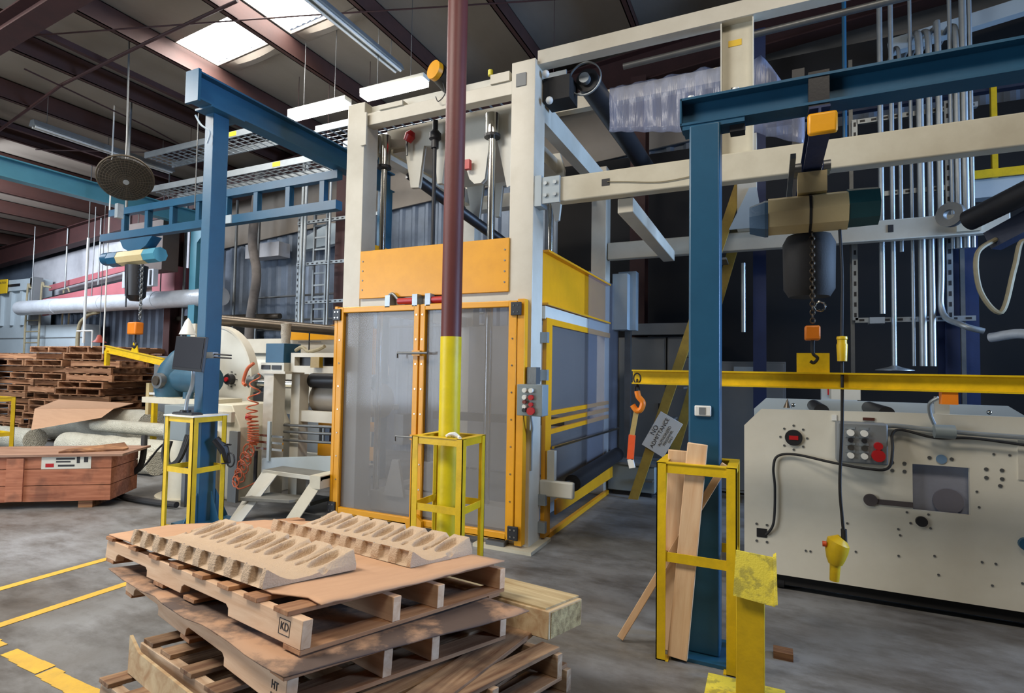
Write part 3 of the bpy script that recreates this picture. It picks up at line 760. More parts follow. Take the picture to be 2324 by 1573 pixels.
def cage(loc, dx, dy, h, label, m=YEL, b=.052, mid=.5):
    t = thing('column_guard', label, 'guard', (*loc, 0), 'yellow angle-iron column guards')
    x, y = loc
    for (i, j) in ((0, 0), (1, 0), (1, 1), (0, 1)):
        cx, cy = x + i * dx, y + j * dy; sx = 1 if i == 0 else -1; sy = 1 if j == 0 else -1
        mb = MB(); mb.box(min(cx, cx + sx * b), max(cx, cx + sx * b), min(cy, cy + sy * .006), max(cy, cy + sy * .006), 0, h)
        mb.box(min(cx, cx + sx * .006), max(cx, cx + sx * .006), min(cy, cy + sy * b), max(cy, cy + sy * b), 0, h)
        mb.box(min(cx, cx + sx * b * 1.3), max(cx, cx + sx * b * 1.3), min(cy, cy + sy * b * 1.3), max(cy, cy + sy * b * 1.3), 0, .006)
        part('leg', mb, m, t)
    for z in (h - b, mid * h):
        e = .0065
        for (x0, x1, y0, y1) in ((x + e, x + dx - e, y + e, y + e + .006), (x + e, x + dx - e, y + dy - e - .006, y + dy - e), (x + e, x + e + .006, y + e, y + dy - e), (x + dx - e - .006, x + dx - e, y + e, y + dy - e)):
            mb = MB().box(x0, x1, y0, y1, z, z + b)
            if z > mid * h + .01:
                if x1 - x0 > .05: mb.box(x, x + dx, y0 - e if y0 < y + .1 else y1 - b + e, y0 - e + b if y0 < y + .1 else y1 + e, z + b, z + b + .005)
                else: mb.box(x0 - e if x0 < x + .1 else x1 - b + e, x0 - e + b if x0 < x + .1 else x1 + e, y, y + dy, z + b + .0002, z + b + .0052)
            part('rail', mb, m, t)
    return t
cage((-10.2, 3.75), .5, .4, 1.085, 'yellow guard frame at the left edge behind the crate')

# ================================================================== LEFT HOIST BAY
t = thing('truss_beam', 'blue ladder-style truss beam hanging across the left bay', 'crane beam', (-7.6, 5.5, 3.66))
part('top_chord', MB().box(-10.1, -5.1, 5.45, 5.55, 4.06, 4.17), BLUE, t)
part('bottom_chord', MB().box(-10.3, -5.1, 5.44, 5.56, 3.65, 3.77), BLUE, t)
for k in range(8):
    x = -9.75 + k * .62; part('web_post', MB().box(x, x + .08, 5.46, 5.54, 3.77, 4.06), BLUE, t)
part('splice_plate', MB().box(-7.4, -7.05, 5.42, 5.44, 3.65, 3.77), BGREY, t)
part('hanger', MB().cyl((-9.7, 5.5, 4.17), (-9.7, 5.5, roofz(-9.7) + .24), .02, 8), STEEL, t)
t = thing('chain_hoist', 'electric chain hoist with cream and blue body under the blue truss', 'hoist', (-9.5, 5.5, 3.2))
part('trolley', MB().prism([(-9.7, 5.42, 3.62), (-8.85, 5.42, 3.62), (-9.0, 5.42, 3.48), (-9.15, 5.42, 3.42), (-9.45, 5.42, 3.42), (-9.6, 5.42, 3.48)], (0, .16, 0)), BLUE, t)
def octbody(x0, x1, y, z, r, m, nm, t):
    mb = MB().tube([(x0, y, z), (x1, y, z)], r, 8); part(nm, mb, m, t, smooth=False)
octbody(-9.75, -9.05, 5.5, 3.33, .125, HOISTC, 'motor_body', t)
octbody(-10.0, -9.75, 5.5, 3.33, .13, BLUE, 'end_cap', t); octbody(-9.05, -8.75, 5.5, 3.33, .12, TEAL, 'end_cap', t)
part('gearbox', MB().cyl((-10.2, 5.5, 3.35), (-10.03, 5.5, 3.35), .11, 16), BLUE, t)
part('chain_bag', MB().tube([(-9.45, 5.56, 3.2), (-9.45, 5.56, 2.7), (-9.45, 5.56, 2.62)], [.17, .15, .08], 12), BLACK, t)
def chain(p, q, r, w, m, t):
    P, Q = Vector(p), Vector(q); L = (Q - P).length; n = max(2, int(L / (r * 5))); mb = MB()
    for i in range(n):
        c = P.lerp(Q, (i + .5) / n); hh = L / n * .62
        d = Vector((1, 0, 0)) if i % 2 else Vector((0, 1, 0))
        mb.tube([c + d * w * math.cos(2 * PI * k / 12) + Vector((0, 0, hh * math.sin(2 * PI * k / 12))) for k in range(12)], r, 5, True)
    return part('chain', mb, m, t)
chain((-9.2, 5.5, 3.2), (-9.2, 5.5, 2.3), .009, .02, STEEL, t)
part('pendant_cable', MB().cyl((-9.42, 5.4, 3.2), (-9.42, 5.4, 2.5), .012, 8), BLACK, t)
part('hook_block', MB().box(-9.42, -9.2, 5.43, 5.57, 2.06, 2.26), ORANGE, t, 'orange hook block', bev=.02)
part('hook', MB().tube(smoothpts([(-9.31, 5.5, 2.06), (-9.31, 5.5, 1.96), (-9.27, 5.5, 1.9), (-9.31, 5.5, 1.85), (-9.36, 5.5, 1.88)], 5), .02, 8), BLACK, t)
t = thing('lifting_beam', 'small yellow lifting beam with hook hanging from the left hoist', 'lifting beam', (-9.4, 5.5, 1.6))
part('beam', MB().ibeam((-10.0, 5.45, 1.83), (-8.7, 5.6, 1.62), .06, .12, .012), YEL, t)
part('lug', MB().prism([(-9.4, 5.5, 1.78), (-9.22, 5.5, 1.76), (-9.27, 5.5, 1.93), (-9.35, 5.5, 1.93)], (0, .015, 0)), YEL, t)
part('sling_bar', MB().box(-9.98, -9.92, 5.42, 5.48, 1.55, 1.8), YEL, t)
part('hook', MB().tube(smoothpts([(-8.75, 5.58, 1.58), (-8.75, 5.58, 1.46), (-8.70, 5.58, 1.39), (-8.76, 5.58, 1.33), (-8.82, 5.58, 1.38)], 5), .025, 8), ORANGE, t, 'orange safety hook')
solo('drop_cord', MB().tube([(-10.35, 5.6, 1.75), (-10.35, 5.6, 4.2), (-10.35, 5.6, roofz(-10.35) + .345)], .012, 8), WHITE, 'thin white cord hanging left of the hoist', 'cord')

# gantry left
t = thing('gantry_frame', 'tall blue steel gantry with square post left of the press', 'gantry', (-5.16, 3.8, 0))
part('post', MB().box(-5.28, -5.15, 3.72, 3.9, 0, 4.2), BLUE, t, bev=.006)
part('top_beam', MB().ibeam((-5.14, 3.5, 4.34), (-5.14, 6.6, 4.34), .18, .28, .018), BLUE, t)
part('end_plate', MB().box(-5.24, -5.05, 3.47, 3.5, 4.18, 4.5), BLUE, t)
part('cap_plate', MB().box(-5.3, -5.04, 3.62, 4.0, 4.18, 4.2), BLUE, t)
part('base_plate', MB().box(-5.38, -4.97, 3.6, 4.05, 0, .02), BLUE, t)
for d in ((-.13, 0), (.13, 0), (0, -.15), (0, .15)):
    cx, cy = -5.175 + d[0] * .6, 3.82 + d[1] * .6; dv = Vector((d[0], d[1], 0))
    w = Vector((d[1], -d[0], 0)).normalized() * .006
    b0 = Vector((-5.175, 3.82, .02)) + Vector((d[0] * .55, d[1] * .66, 0))
    part('gusset', MB().prism([b0 - w, b0 + dv - w, b0 + Vector((0, 0, .3)) - w], w * 2), BLUE, t)
part('far_post', MB().box(-5.2, -5.05, 6.4, 6.55, 0, 4.2), BLUE, t)
part('cable_tie', MB().tube(smoothpts([(-5.26, 3.6, 4.12), (-5.2, 3.62, 4.02), (-5.12, 3.66, 3.95), (-5.18, 3.68, 3.85)]), .01, 6), BGREY, t)
part('drop_wire', MB().cyl((-5.36, 3.7, 3.2), (-5.36, 3.7, 4.2), .006, 6), STEEL, t)
# ================================================================== LEFT WORKSTATION
t = cage((-5.42, 3.52), .43, .36, 1.085, 'yellow guard around the left blue post with a keyboard on top')
part('top_board', MB().box(-5.43, -4.98, 3.51, 3.89, 1.085, 1.097), WHITE, t, 'thin white board on top')
t = thing('keyboard_tray', 'flat black keyboard lying on the left yellow guard', 'keyboard', (-5.25, 3.6, 1.097))
part('base', MB().box(-5.38, -5.08, 3.56, 3.68, 1.098, 1.115), BLACK, t, bev=.003)
mb = MB()
for i in range(14):
    for j in range(5): mb.box(-5.37 + .02 * i, -5.353 + .02 * i, 3.567 + .021 * j, 3.585 + .021 * j, 1.115, 1.121)
part('keys', mb, SCREEN, t)
t = thing('computer_monitor', 'black flat monitor on a bent arm in front of the left blue post', 'monitor', (-5.2, 3.5, 1.1))
mp = lambda x, y, z: Vector((-5.08, 3.5, 1.7)) + Vector((math.cos(-.16), math.sin(-.16), -.04)) * x + Vector((.16, 1, -.1)) * y + Vector((0.0, .1, 1)) * z
def quadbox(f, x0, x1, y0, y1, z0, z1):
    return MB().add([f(x, y, z) for z in (z0, z1) for x, y in ((x0, y0), (x1, y0), (x1, y1), (x0, y1))], [(0, 3, 2, 1), (4, 5, 6, 7), (0, 1, 5, 4), (1, 2, 6, 5), (2, 3, 7, 6), (3, 0, 4, 7)])
part('bezel', quadbox(mp, -.285, .285, 0, .03, -.165, .165), BLACK, t, bev=.004)
part('panel', quadbox(mp, -.27, .27, -.004, 0, -.135, .15), SCREEN, t)
part('arm', MB().tube(smoothpts([mp(0, .05, -.05), mp(0, .07, -.2), (-5.15, 3.6, 1.38), (-5.24, 3.62, 1.25), (-5.26, 3.62, 1.12)]), .018, 10), GALV, t)
part('arm_base', MB().cyl((-5.26, 3.62, 1.1), (-5.26, 3.62, 1.14), .05, 16), BLACK, t)
t = thing('cable_bracket', 'black prong bracket clamped on the right of the left blue post', 'bracket', (-4.9, 3.7, 1.66))
part('clamp', MB().box(-5.1, -5.0, 3.7, 3.76, 1.66, 1.72), GALV, t)
for dz in (0, .03): part('prong', MB().cyl((-5.0, 3.72, 1.67 + dz), (-4.76, 3.72, 1.66 + dz), .008, 8), BLACK, t)
t = thing('barcode_scanner', 'black corded scanner strapped to the left yellow guard leg', 'scanner', (-5.0, 3.9, .6))
part('body', MB().tube([(-5.05, 3.8, .85), (-5.0, 3.86, .75), (-4.98, 3.9, .6)], [.04, .05, .03], 10), BLACK, t)
part('coil', MB().tube([(-4.92 + .06 * math.cos(i * .6), 3.88, .64 + .07 * math.sin(i * .6)) for i in range(34)], .008, 6), BLACK, t)
part('strap', MB().ring((-4.99, 3.88, .78), (-4.99, 3.88, .79), .05, .042, 12), BLACK, t)
part('strap', MB().ring((-4.99, 3.88, .6), (-4.99, 3.88, .61), .05, .042, 12), BLACK, t)
t = thing('junction_box', 'grey electrical box mounted behind the left yellow guard', 'electrical box', (-5.9, 4.0, .78))
part('box', MB().box(-6.1, -5.72, 3.95, 4.2, .76, 1.14), GREYE, t, bev=.006)
part('door', MB().box(-5.72, -5.71, 3.97, 4.18, .78, 1.12), GREYC, t)
for z in (.82, .92, 1.02): part('fitting', MB().cyl((-5.7, 4.0, z), (-5.55, 4.0, z), .02, 10), CHROME, t)
part('stand', MB().box(-5.98, -5.92, 4.1, 4.16, 0, .76), STEEL, t)
for k in range(3): solo('power_cable', MB().tube(smoothpts([(-5.98 + .05 * k, 3.9, .76), (-5.95 + .04 * k, 3.86, .6 + .015 * k), (-5.8, 3.84, .47 + .03 * k), (-5.65 - .02 * k, 3.86, .6), (-5.6 - .03 * k, 3.92, .84)]), .018, 8), RUBBER, ['inner', 'middle', 'outer'][k] + ' black cable loop under the grey electrical box', 'cable', 'cable loops under the grey box')
solo('floor_hose', MB().tube(smoothpts([(-7.0, 4.3, .7), (-6.9, 4.2, .35), (-7.2, 4.1, .12), (-6.9, 4.0, .04), (-6.3, 3.98, .04), (-5.9, 4.0, .05)]), .035, 10), RUBBER, 'thick black hose curving to the floor left of the yellow guard', 'hose')
solo('floor_cable', MB().tube(smoothpts([(-6.2, 4.4, .75), (-6.9, 4.5, .6), (-7.4, 4.6, .3), (-7.4, 4.5, .2)]), .012, 8), RUBBER, 'thin black cable arching over the film bundle', 'cable')

# extruder / unwinder
t = thing('drive_unit', 'blue gear motor on a cream base behind the monitor', 'motor', (-6.9, 4.7, 0))
part('base_column', MB().tube([(-6.3, 4.5, 0.0), (-6.3, 4.5, .05), (-6.3, 4.5, .05), (-6.3, 4.5, .8)], [.42, .42, .34, .3], 24), CREAM2, t)
part('table', MB().box(-7.25, -6.1, 4.4, 4.95, 1.1, 1.17), CREAM2, t)
part('leg', MB().cyl((-6.9, 4.65, .0), (-6.9, 4.65, 1.1), .06, 12), CREAM2, t)
part('leg', MB().cyl((-6.3, 4.65, .8), (-6.3, 4.65, 1.1), .1, 12), CREAM2, t)
part('gearbox', MB().tube([(-7.1, 4.7, 1.17), (-7.08, 4.7, 1.35), (-7.05, 4.7, 1.55), (-7.0, 4.7, 1.72), (-6.98, 4.7, 1.78)], [.2, .23, .19, .1, .05], 16), MOTB, t)
part('motor', MB().cyl((-6.95, 4.7, 1.4), (-6.35, 4.7, 1.4), .17, 20), MOTB, t)
part('shaft_boss', MB().cyl((-7.05, 4.45, 1.38), (-7.05, 4.6, 1.38), .1, 20), STEEL, t)
part('boss_ring', MB().cyl((-7.05, 4.43, 1.38), (-7.05, 4.45, 1.38), .06, 20), BROWNR, t)
part('funnel', MB().lathe([(.001, .22), (.03, .18), (.1, 0)], (-6.85, 4.7, 1.98)), WHITE, t)
part('foot_bolt', MB().cyl((-6.5, 4.5, 1.17), (-6.5, 4.5, 1.25), .06, 12), MOTB, t)
t = thing('unwind_stand', 'cream machine with big round side plate and red-centred hub', 'unwinder', (-6.6, 5.0, 0))
part('round_plate', MB().cyl((-6.98, 5.2, 1.38), (-6.98, 5.28, 1.38), .74, 56), WHITEP, t)
part('plate_rim', MB().ring((-6.98, 5.18, 1.38), (-6.98, 5.3, 1.38), .76, .73, 56), CREAM, t)
part('hub', MB().cyl((-6.62, 5.12, 1.4), (-6.62, 5.2, 1.4), .07, 20), BLACK, t)
part('hub_centre', MB().cyl((-6.62, 5.1, 1.4), (-6.62, 5.12, 1.4), .03, 16), RED, t, 'red hub centre')
for k in range(8): part('bolt', MB().cyl((-6.62 + .1 * math.cos(k * PI / 4), 5.18, 1.4 + .1 * math.sin(k * PI / 4)), (-6.62 + .1 * math.cos(k * PI / 4), 5.2, 1.4 + .1 * math.sin(k * PI / 4)), .009, 6), STEEL, t)
part('shaft', MB().cyl((-6.25, 5.25, 1.36), (-5.5, 5.35, 1.36), .06, 16), CHROME, t)
part('shaft_collar', MB().cyl((-6.3, 5.25, 1.38), (-6.18, 5.26, 1.38), .1, 16), STEEL, t)
part('chuck', MB().box(-6.2, -6.02, 5.2, 5.35, 1.12, 1.24), BLACK, t)
part('inner_plate', MB().cyl((-5.95, 5.6, 1.35), (-5.95, 5.66, 1.35), .42, 40), WHITEP, t)
part('lower_cabinet', MB().prism([(-6.3, 4.55, .0), (-5.62, 4.55, .0), (-5.62, 4.55, .86), (-5.78, 4.55, 1.12), (-6.3, 4.55, 1.12)], (0, .75, 0)), CREAM2, t, bev=.01)
part('sloped_top', MB().box(-5.98, -5.72, 4.5, 4.55, .92, 1.04), CREAM, t)
part('dark_front', MB().box(-5.74, -5.6, 4.5, 4.54, 0, .82), GREYC, t)
part('knob', MB().ball((-5.55, 4.6, .98), .04), RED, t, 'small red knob')
for k in range(3): part('grille_bar', MB().box(-5.5, -5.02, 4.62, 4.64, .62 + .075 * k, .645 + .075 * k), CHROME, t)
part('chain_strip', MB().box(-5.44, -5.4, 4.6, 4.62, .02, .6), BLACK, t)

t = thing('winder_frame', 'cream winder frame with dark rollers between stairs and press', 'winder', (-5.0, 5.0, 0))
part('upright', MB().box(-5.46, -5.3, 4.72, 4.9, .0, 1.5), CREAM, t, bev=.005)
part('upright', MB().box(-5.26, -5.12, 4.95, 5.1, .0, 1.5), CREAM, t, bev=.005)
part('head_block', MB().box(-5.5, -5.1, 4.7, 5.0, 1.5, 1.53), CREAM, t)
part('head_box', MB().box(-5.52, -5.14, 4.72, 4.98, 1.53, 1.63), WHITEP, t)
part('head_slot', MB().box(-5.5, -5.36, 4.71, 4.72, 1.55, 1.6), BLACK, t); part('head_slot', MB().box(-5.33, -5.18, 4.71, 4.72, 1.55, 1.6), BLACK, t)
part('blue_box', MB().box(-5.47, -5.17, 4.74, 5.0, 1.63, 1.86), BLUE, t, 'small blue gearbox', bev=.006)
part('top_channel', MB().box(-5.12, -4.1, 4.8, 4.9, 1.52, 1.6), CREAM, t); part('top_channel', MB().box(-5.12, -4.1, 4.8, 4.9, 1.7, 1.75), CREAM, t)
part('channel_end', MB().box(-5.12, -5.06, 4.8, 4.9, 1.6, 1.7), CREAM, t)
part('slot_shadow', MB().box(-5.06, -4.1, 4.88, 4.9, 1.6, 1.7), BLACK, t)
part('oil_cup', MB().box(-4.75, -4.62, 4.74, 4.8, 1.58, 1.7), mat('amber_cup', rgb(150, 120, 20), .3), t, 'amber oil cup')
part('roller_upper', MB().cyl((-5.12, 5.15, 1.42), (-4.14, 5.15, 1.42), .09, 24), BLACK, t, 'black rubber roller')
part('roller_web', MB().cyl((-5.12, 5.3, 1.2), (-4.14, 5.3, 1.2), .2, 28), mat('taupe_roller', rgb(150, 140, 126), .4), t, 'wide taupe roller')
part('cross_beam', MB().box(-5.3, -4.14, 4.98, 5.06, .93, 1.06), CREAM, t)
part('cross_beam', MB().box(-5.2, -4.14, 5.5, 5.6, 1.08, 1.14), WHITEP, t)
for z in (.88, .8, .7): part('guide_rod', MB().cyl((-5.4, 4.9, z), (-4.14, 4.9, z + .03), .016, 10), STEEL, t)
part('yellow_panel', MB().box(-5.05, -4.14, 5.2, 5.22, .84, .95), AMBER, t, 'amber guard strip')
part('yellow_panel', MB().box(-5.05, -4.14, 5.2, 5.22, .5, .66), AMBER, t, 'amber guard strip')
part('kick_rail', MB().prism([(-5.33, 4.62, .33), (-4.16, 4.62, .46), (-4.16, 4.62, .64), (-5.33, 4.62, .52)], (0, .04, 0)), BGREY, t)
part('edge_strip', MB().box(-5.24, -5.2, 4.6, 4.63, .5, .95), BGREY, t)
part('wrench_tools', MB().tube(smoothpts([(-5.1, 4.85, 1.78), (-5.0, 4.85, 1.82), (-4.9, 4.85, 1.77), (-4.75, 4.85, 1.79), (-4.65, 4.85, 1.83)]), .022, 8), GREYHO, t, 'old fittings lying on the channel')
part('measuring_rod', MB().cyl((-4.88, 4.84, 1.75), (-4.88, 4.84, 2.0), .008, 6), BLACK, t); part('measuring_rod', MB().cyl((-5.05, 4.84, 1.88), (-4.7, 4.84, 1.88), .006, 6), BLACK, t)
solo('paint_jar', MB().lathe([(.001, 0), (.055, 0), (.05, .05), (.06, .12), (.055, .2), (.065, .24), (.001, .25)], (-5.3, 4.88, 1.861)), mat('crumpled_bottle', rgb(206, 198, 182), .5, 0, .4, rgb(150, 120, 90), 20, .3), 'crumpled pale bottle standing on the small blue gearbox', 'bottle')
t = thing('rear_winder', 'cream and amber rear winder frame seen behind the winder', 'winder', (-6.8, 6.5, 0))
part('side_beam', MB().box(-8.1, -5.2, 6.45, 6.55, 1.8, 2.03), CREAM, t)
part('guard_panel', MB().box(-6.9, -5.2, 6.35, 6.37, 2.0, 2.22), AMBER, t, 'amber guard panel')
part('leg', MB().box(-8.1, -7.95, 6.4, 6.6, 0, 1.8), CREAM, t); part('leg', MB().box(-5.35, -5.2, 6.4, 6.6, 0, 1.8), CREAM, t)
part('white_roll', MB().cyl((-7.9, 6.7, 1.55), (-5.35, 6.7, 1.55), .26, 28), WHITEP, t)
part('base_rail', MB().box(-8.1, -5.2, 6.45, 6.55, .05, .25), CREAM, t)
part('amber_upright', MB().box(-4.72, -4.66, 5.6, 5.8, 1.5, 2.1), AMBER, t)
t = thing('long_roller', 'long tarnished brown roller behind the left blue post', 'roller', (-6.5, 6.0, 2.1))
part('roller', MB().cyl((-7.2, 5.15, 2.24), (-5.75, 6.2, 2.12), .075, 24), BROWNR, t)
part('journal', MB().cyl((-5.75, 6.2, 2.12), (-5.6, 6.3, 2.11), .03, 12), CHROME, t)
part('stand', MB().box(-5.7, -5.6, 6.22, 6.34, 0, 2.1), CREAM, t); part('stand', MB().box(-7.3, -7.2, 5.05, 5.15, 0, 2.16), CREAM, t)
# coiled orange air hose
pts = []
for i in range(150):
    f = i / 149; z = 1.5 - f * .82; r = .06
    tu = 2.6 * f + 7 * f ** 4
    pts.append((-5.42 + .02 * math.sin(f * 9) + r * math.cos(2 * PI * tu * 1.6), 4.55 + r * math.sin(2 * PI * tu * 1.6), z))
for i in range(80):
    f = i / 79; c = Vector((-5.42, 4.55, .68)).lerp(Vector((-5.5, 4.42, .25)), f)
    pts.append((c.x + .07 * math.cos(i * .75), c.y + .03 * math.sin(i * .4), c.z + .07 * math.sin(i * .75)))
pts += smoothpts([(-5.5, 4.42, .25), (-5.42, 4.4, .2), (-5.3, 4.5, .26), (-5.25, 4.6, .34)], 6)
solo('air_hose', MB().tube(pts, .0085, 7), HOSEO, 'coiled copper-orange air hose hanging beside the stairs', 'hose')
solo('hose_clamp', MB().tube(smoothpts([(-5.52, 4.62, 1.62), (-5.6, 4.6, 1.55), (-5.66, 4.6, 1.4), (-5.6, 4.58, 1.36)]), .02, 8), HOSEO, 'short dark orange hose beside the small blue gearbox', 'hose')

# stairs
t = thing('platform_stairs', 'cream two-step platform stairs beside the yellow press door', 'stairs', (-4.6, 4.3, 0))
part('platform', MB().box(-5.0, -4.16, 4.36, 5.2, .43, .46), mat('grey_step_plate', rgb(122, 120, 112), .5, .3, .4, rgb(80, 76, 68), 6), t)
part('platform_edge', MB().box(-4.3, -4.16, 4.33, 5.2, .34, .47), CREAM2, t)
part('front_lip', MB().box(-5.0, -4.16, 4.34, 4.36, .42, .46), WHITEP, t)
part('stringer', MB().prism([(-4.43, 4.1, 0), (-4.31, 4.16, 0), (-4.16, 4.4, .42), (-4.3, 4.36, .42)], (-.03, .05, 0)), CREAM2, t, bev=.004)
part('stringer', MB().prism([(-4.98, 3.92, 0), (-4.86, 3.98, 0), (-4.74, 4.3, .43), (-5.02, 4.36, .44)], (-.03, .05, 0)), WHITEP, t)
part('stringer', MB().box(-4.28, -4.2, 5.1, 5.18, 0, .43), CREAM2, t)
part('tread', MB().prism([(-4.94, 4.02, .2), (-4.42, 4.18, .2), (-4.32, 4.42, .2), (-4.86, 4.34, .2)], (0, 0, .035)), mat('grey_step_plate', rgb(122, 120, 112)), t, bev=.004)
part('under_tray', MB().box(-4.85, -4.45, 4.5, 4.8, .1, .14), STEEL, t)

# strut rack and ladder behind
t = thing('strut_rack', 'perforated galvanised strut frame with conduits left of the press', 'rack', (-6.9, 7.5, 0))
def strut(p, q, t, nm='strut', w=.055):
    P, Q = Vector(p), Vector(q); br = MB().bar(p, q, w, w)
    n = int((Q - P).length / .11); mb = MB()
    horiz = abs(Q.z - P.z) < .2
    for i in range(n):
        c = P.lerp(Q, (i + .5) / n)
        if horiz: mb.box(c.x - .025, c.x + .025, c.y - w / 2 - .002, c.y - w / 2, c.z - .012, c.z + .012)
        else: mb.box(c.x - .012, c.x + .012, c.y - w / 2 - .002, c.y - w / 2, c.z - .025, c.z + .025)
    part2(nm, [(br, GALV), (mb, BLACK)], t)
strut((-7.87, 7.5, 0), (-7.87, 7.5, 4.35), t)
for z in (4.22, 3.45, 2.75): strut((-7.87, 7.46, z), (-5.85, 7.46, z), t)
strut((-5.98, 7.5, 0), (-5.98, 7.5, 4.6), t)
for x in (-7.74, -7.66): part('conduit', MB().tube(smoothpts([(x, 7.42, 0), (x, 7.42, 4.9), (x + .03, 7.42, 5.3), (x + .25, 7.42, 5.42), (x + 1.2, 7.42, 5.46)]), .028, 10), GALV, t)
part('conduit', MB().cyl((-7.08, 7.42, 0), (-7.08, 7.42, 5.2), .022, 10), GALV, t)
part('conduit', MB().cyl((-6.45, 7.42, 0), (-6.45, 7.42, 5.2), .022, 10), GALV, t)
part('conduit', MB().cyl((-6.2, 7.42, 0), (-6.2, 7.42, 5.2), .022, 10), GALV, t)
t = thing('aluminium_ladder', 'narrow upright aluminium ladder behind the perforated strut frame', 'ladder', (-7.4, 7.6, 0))
for x in (-7.6, -7.3): part('rail', MB().box(x, x + .035, 7.55, 7.6, 1.2, 4.6), GALV, t)
for k in range(15): part('rung', MB().box(-7.57, -7.3, 7.56, 7.59, 1.3 + k * .22, 1.33 + k * .22), GALV, t)
part('foot', MB().box(-7.6, -7.26, 7.5, 7.65, 0, 1.2), GREYC, t)

# ================================================================== PRESS
PX0, PX1, PY0, PY1 = -4.13, -1.93, 4.52, 7.2
t = thing('guarded_press', 'tall cream press frame with amber guard doors in the centre', 'press', (-3.03, 5.86, 0))
P = t
part('frame_post', MB().box(-4.13, -3.9, 4.55, 4.78, 0, 4.43), CREAM, P, bev=.006)
part('frame_post', MB().box(-2.17, -1.93, 4.55, 4.8, 0, 4.46), CREAM, P, bev=.006)
part('frame_post', MB().box(-4.13, -3.9, 7.0, 7.2, 0, 4.3), CREAM, P, bev=.006)
part('frame_post', MB().box(-2.13, -1.93, 7.0, 7.22, 0, 4.3), CREAM, P, bev=.006)
part('post_foot', MB().box(-2.42, -1.85, 4.42, 4.9, 0, .03), CREAM2, P); part('post_foot', MB().box(-4.25, -3.8, 4.45, 4.85, 0, .03), CREAM2, P)
part('foot_clamp', MB().box(-2.3, -2.12, 4.44, 4.54, .03, .07), STEEL, P)
part('front_crossbeam', MB().box(-3.9, -2.17, 4.58, 4.7, 4.18, 4.31), CREAM, P, bev=.004)
part('upper_plate', MB().box(-3.9, -2.17, 4.66, 4.68, 4.3, 4.42), WHITEP, P)
part('mount_block', MB().box(-3.72, -3.42, 4.56, 4.66, 4.31, 4.36), CREAM, P); part('mount_block', MB().box(-2.4, -2.2, 4.56, 4.66, 4.31, 4.4), CREAM, P)
part('post_gusset', MB().box(-3.93, -3.86, 4.53, 4.55, 3.95, 4.3), CREAM, P); part('post_plate', MB().box(-2.12, -2.02, 4.54, 4.55, 4.22, 4.34), GREYC, P)
part('side_crossbeam', MB().box(-2.07, -1.95, 4.8, 7.0, 3.98, 4.2), CREAM, P); part('side_crossbeam', MB().box(-4.1, -3.96, 4.78, 7.0, 4.0, 4.2), CREAM, P)
part('rear_crossbeam', MB().box(-3.9, -2.13, 7.02, 7.14, 3.9, 4.12), CREAM, P)
part('rear_guide_channel', MB().bar((-3.85, 6.85, 3.9), (-2.1, 6.85, 3.9), .1, .1), CREAM, P)
part('door_header', MB().box(-3.9, -2.17, 4.56, 4.68, 2.2, 2.32), CREAM, P, bev=.003)
part('front_guard_panel', MB().box(-3.89, -2.16, 4.53, 4.56, 2.31, 2.81), AMBER, P, 'amber front guard panel', bev=.004)
for x in (-3.85, -2.2):
    for k in range(4): part('rivet', MB().cyl((x, 4.525, 2.4 + .1 * k), (x, 4.53, 2.4 + .1 * k), .008, 8), STEEL, P)

part('side_guard_panel', MB().box(-1.96, -1.93, 4.8, 7.0, 2.23, 2.72), AMBER, P, 'amber side guard panel')
part('side_panel_flange', MB().box(-1.96, -1.87, 4.8, 7.05, 2.71, 2.73), AMBER, P); part('side_panel_flange', MB().box(-1.96, -1.87, 4.8, 7.05, 2.21, 2.23), AMBER, P)
part('far_guard_panel', MB().box(-4.12, -4.09, 4.8, 7.0, 2.4, 3.0), AMBER, P, 'amber far-side guard panel')
part('side_rail', MB().box(-2.02, -1.9, 4.8, 7.1, 2.08, 2.2), WHITEP, P); part('side_rail', MB().box(-4.1, -4.0, 4.8, 7.0, 2.2, 2.34), CREAM, P)
# guard doors
def door(x0, x1, wl, wr, nm):
    d = MB(); y0, y1, z0, z1 = 4.46, 4.5, .09, 2.215
    d.box(x0, x0 + wl, y0, y1, z0, z1); d.box(x1 - wr, x1, y0, y1, z0, z1)
    d.box(x0 + wl, x1 - wr, y0, y1, z1 - .055, z1); d.box(x0 + wl, x1 - wr, y0, y1, z0, z0 + .06)
    D = part('guard_door', d, AMBER, P, nm, bev=.006)
    part('pane', MB().box(x0 + wl - .02, x1 - wr + .02, 4.5, 4.506, z0 + .03, z1 - .03), PANE, D)
    for k in range(9):
        z = z0 + .1 + k * (z1 - z0 - .2) / 8
        for x in (x0 + wl * .5, x1 - wr * .5): part('screw', MB().cyl((x, 4.455, z), (x, 4.46, z), .008, 8), CHROME, D)
    return D
Dl = door(-4.11, -3.085, .075, .055, 'left amber-framed door with clear pane')
Dr = door(-3.07, -2.04, .055, .075, 'right amber-framed door with clear pane')
part('door_stile', MB().box(-2.035, -1.965, 4.47, 4.55, .05, 2.23), AMBER, P, bev=.004); part('door_stile', MB().box(-4.16, -4.12, 4.47, 4.55, .05, 2.23), AMBER, P, bev=.004)
for (x, z) in ((-4.16, 2.12), (-4.16, .12), (-2.09, 2.12), (-2.09, .14)):
    h = part('hinge', MB().box(x, x + .1, 4.44, 4.46, z - .04, z + .08), BLACK, P, bev=.004)
    for i in (0.03, .07):
        for j in (-.01, .05): part('screw', MB().cyl((x + i, 4.436, z + j), (x + i, 4.44, z + j), .008, 8), CHROME, h)
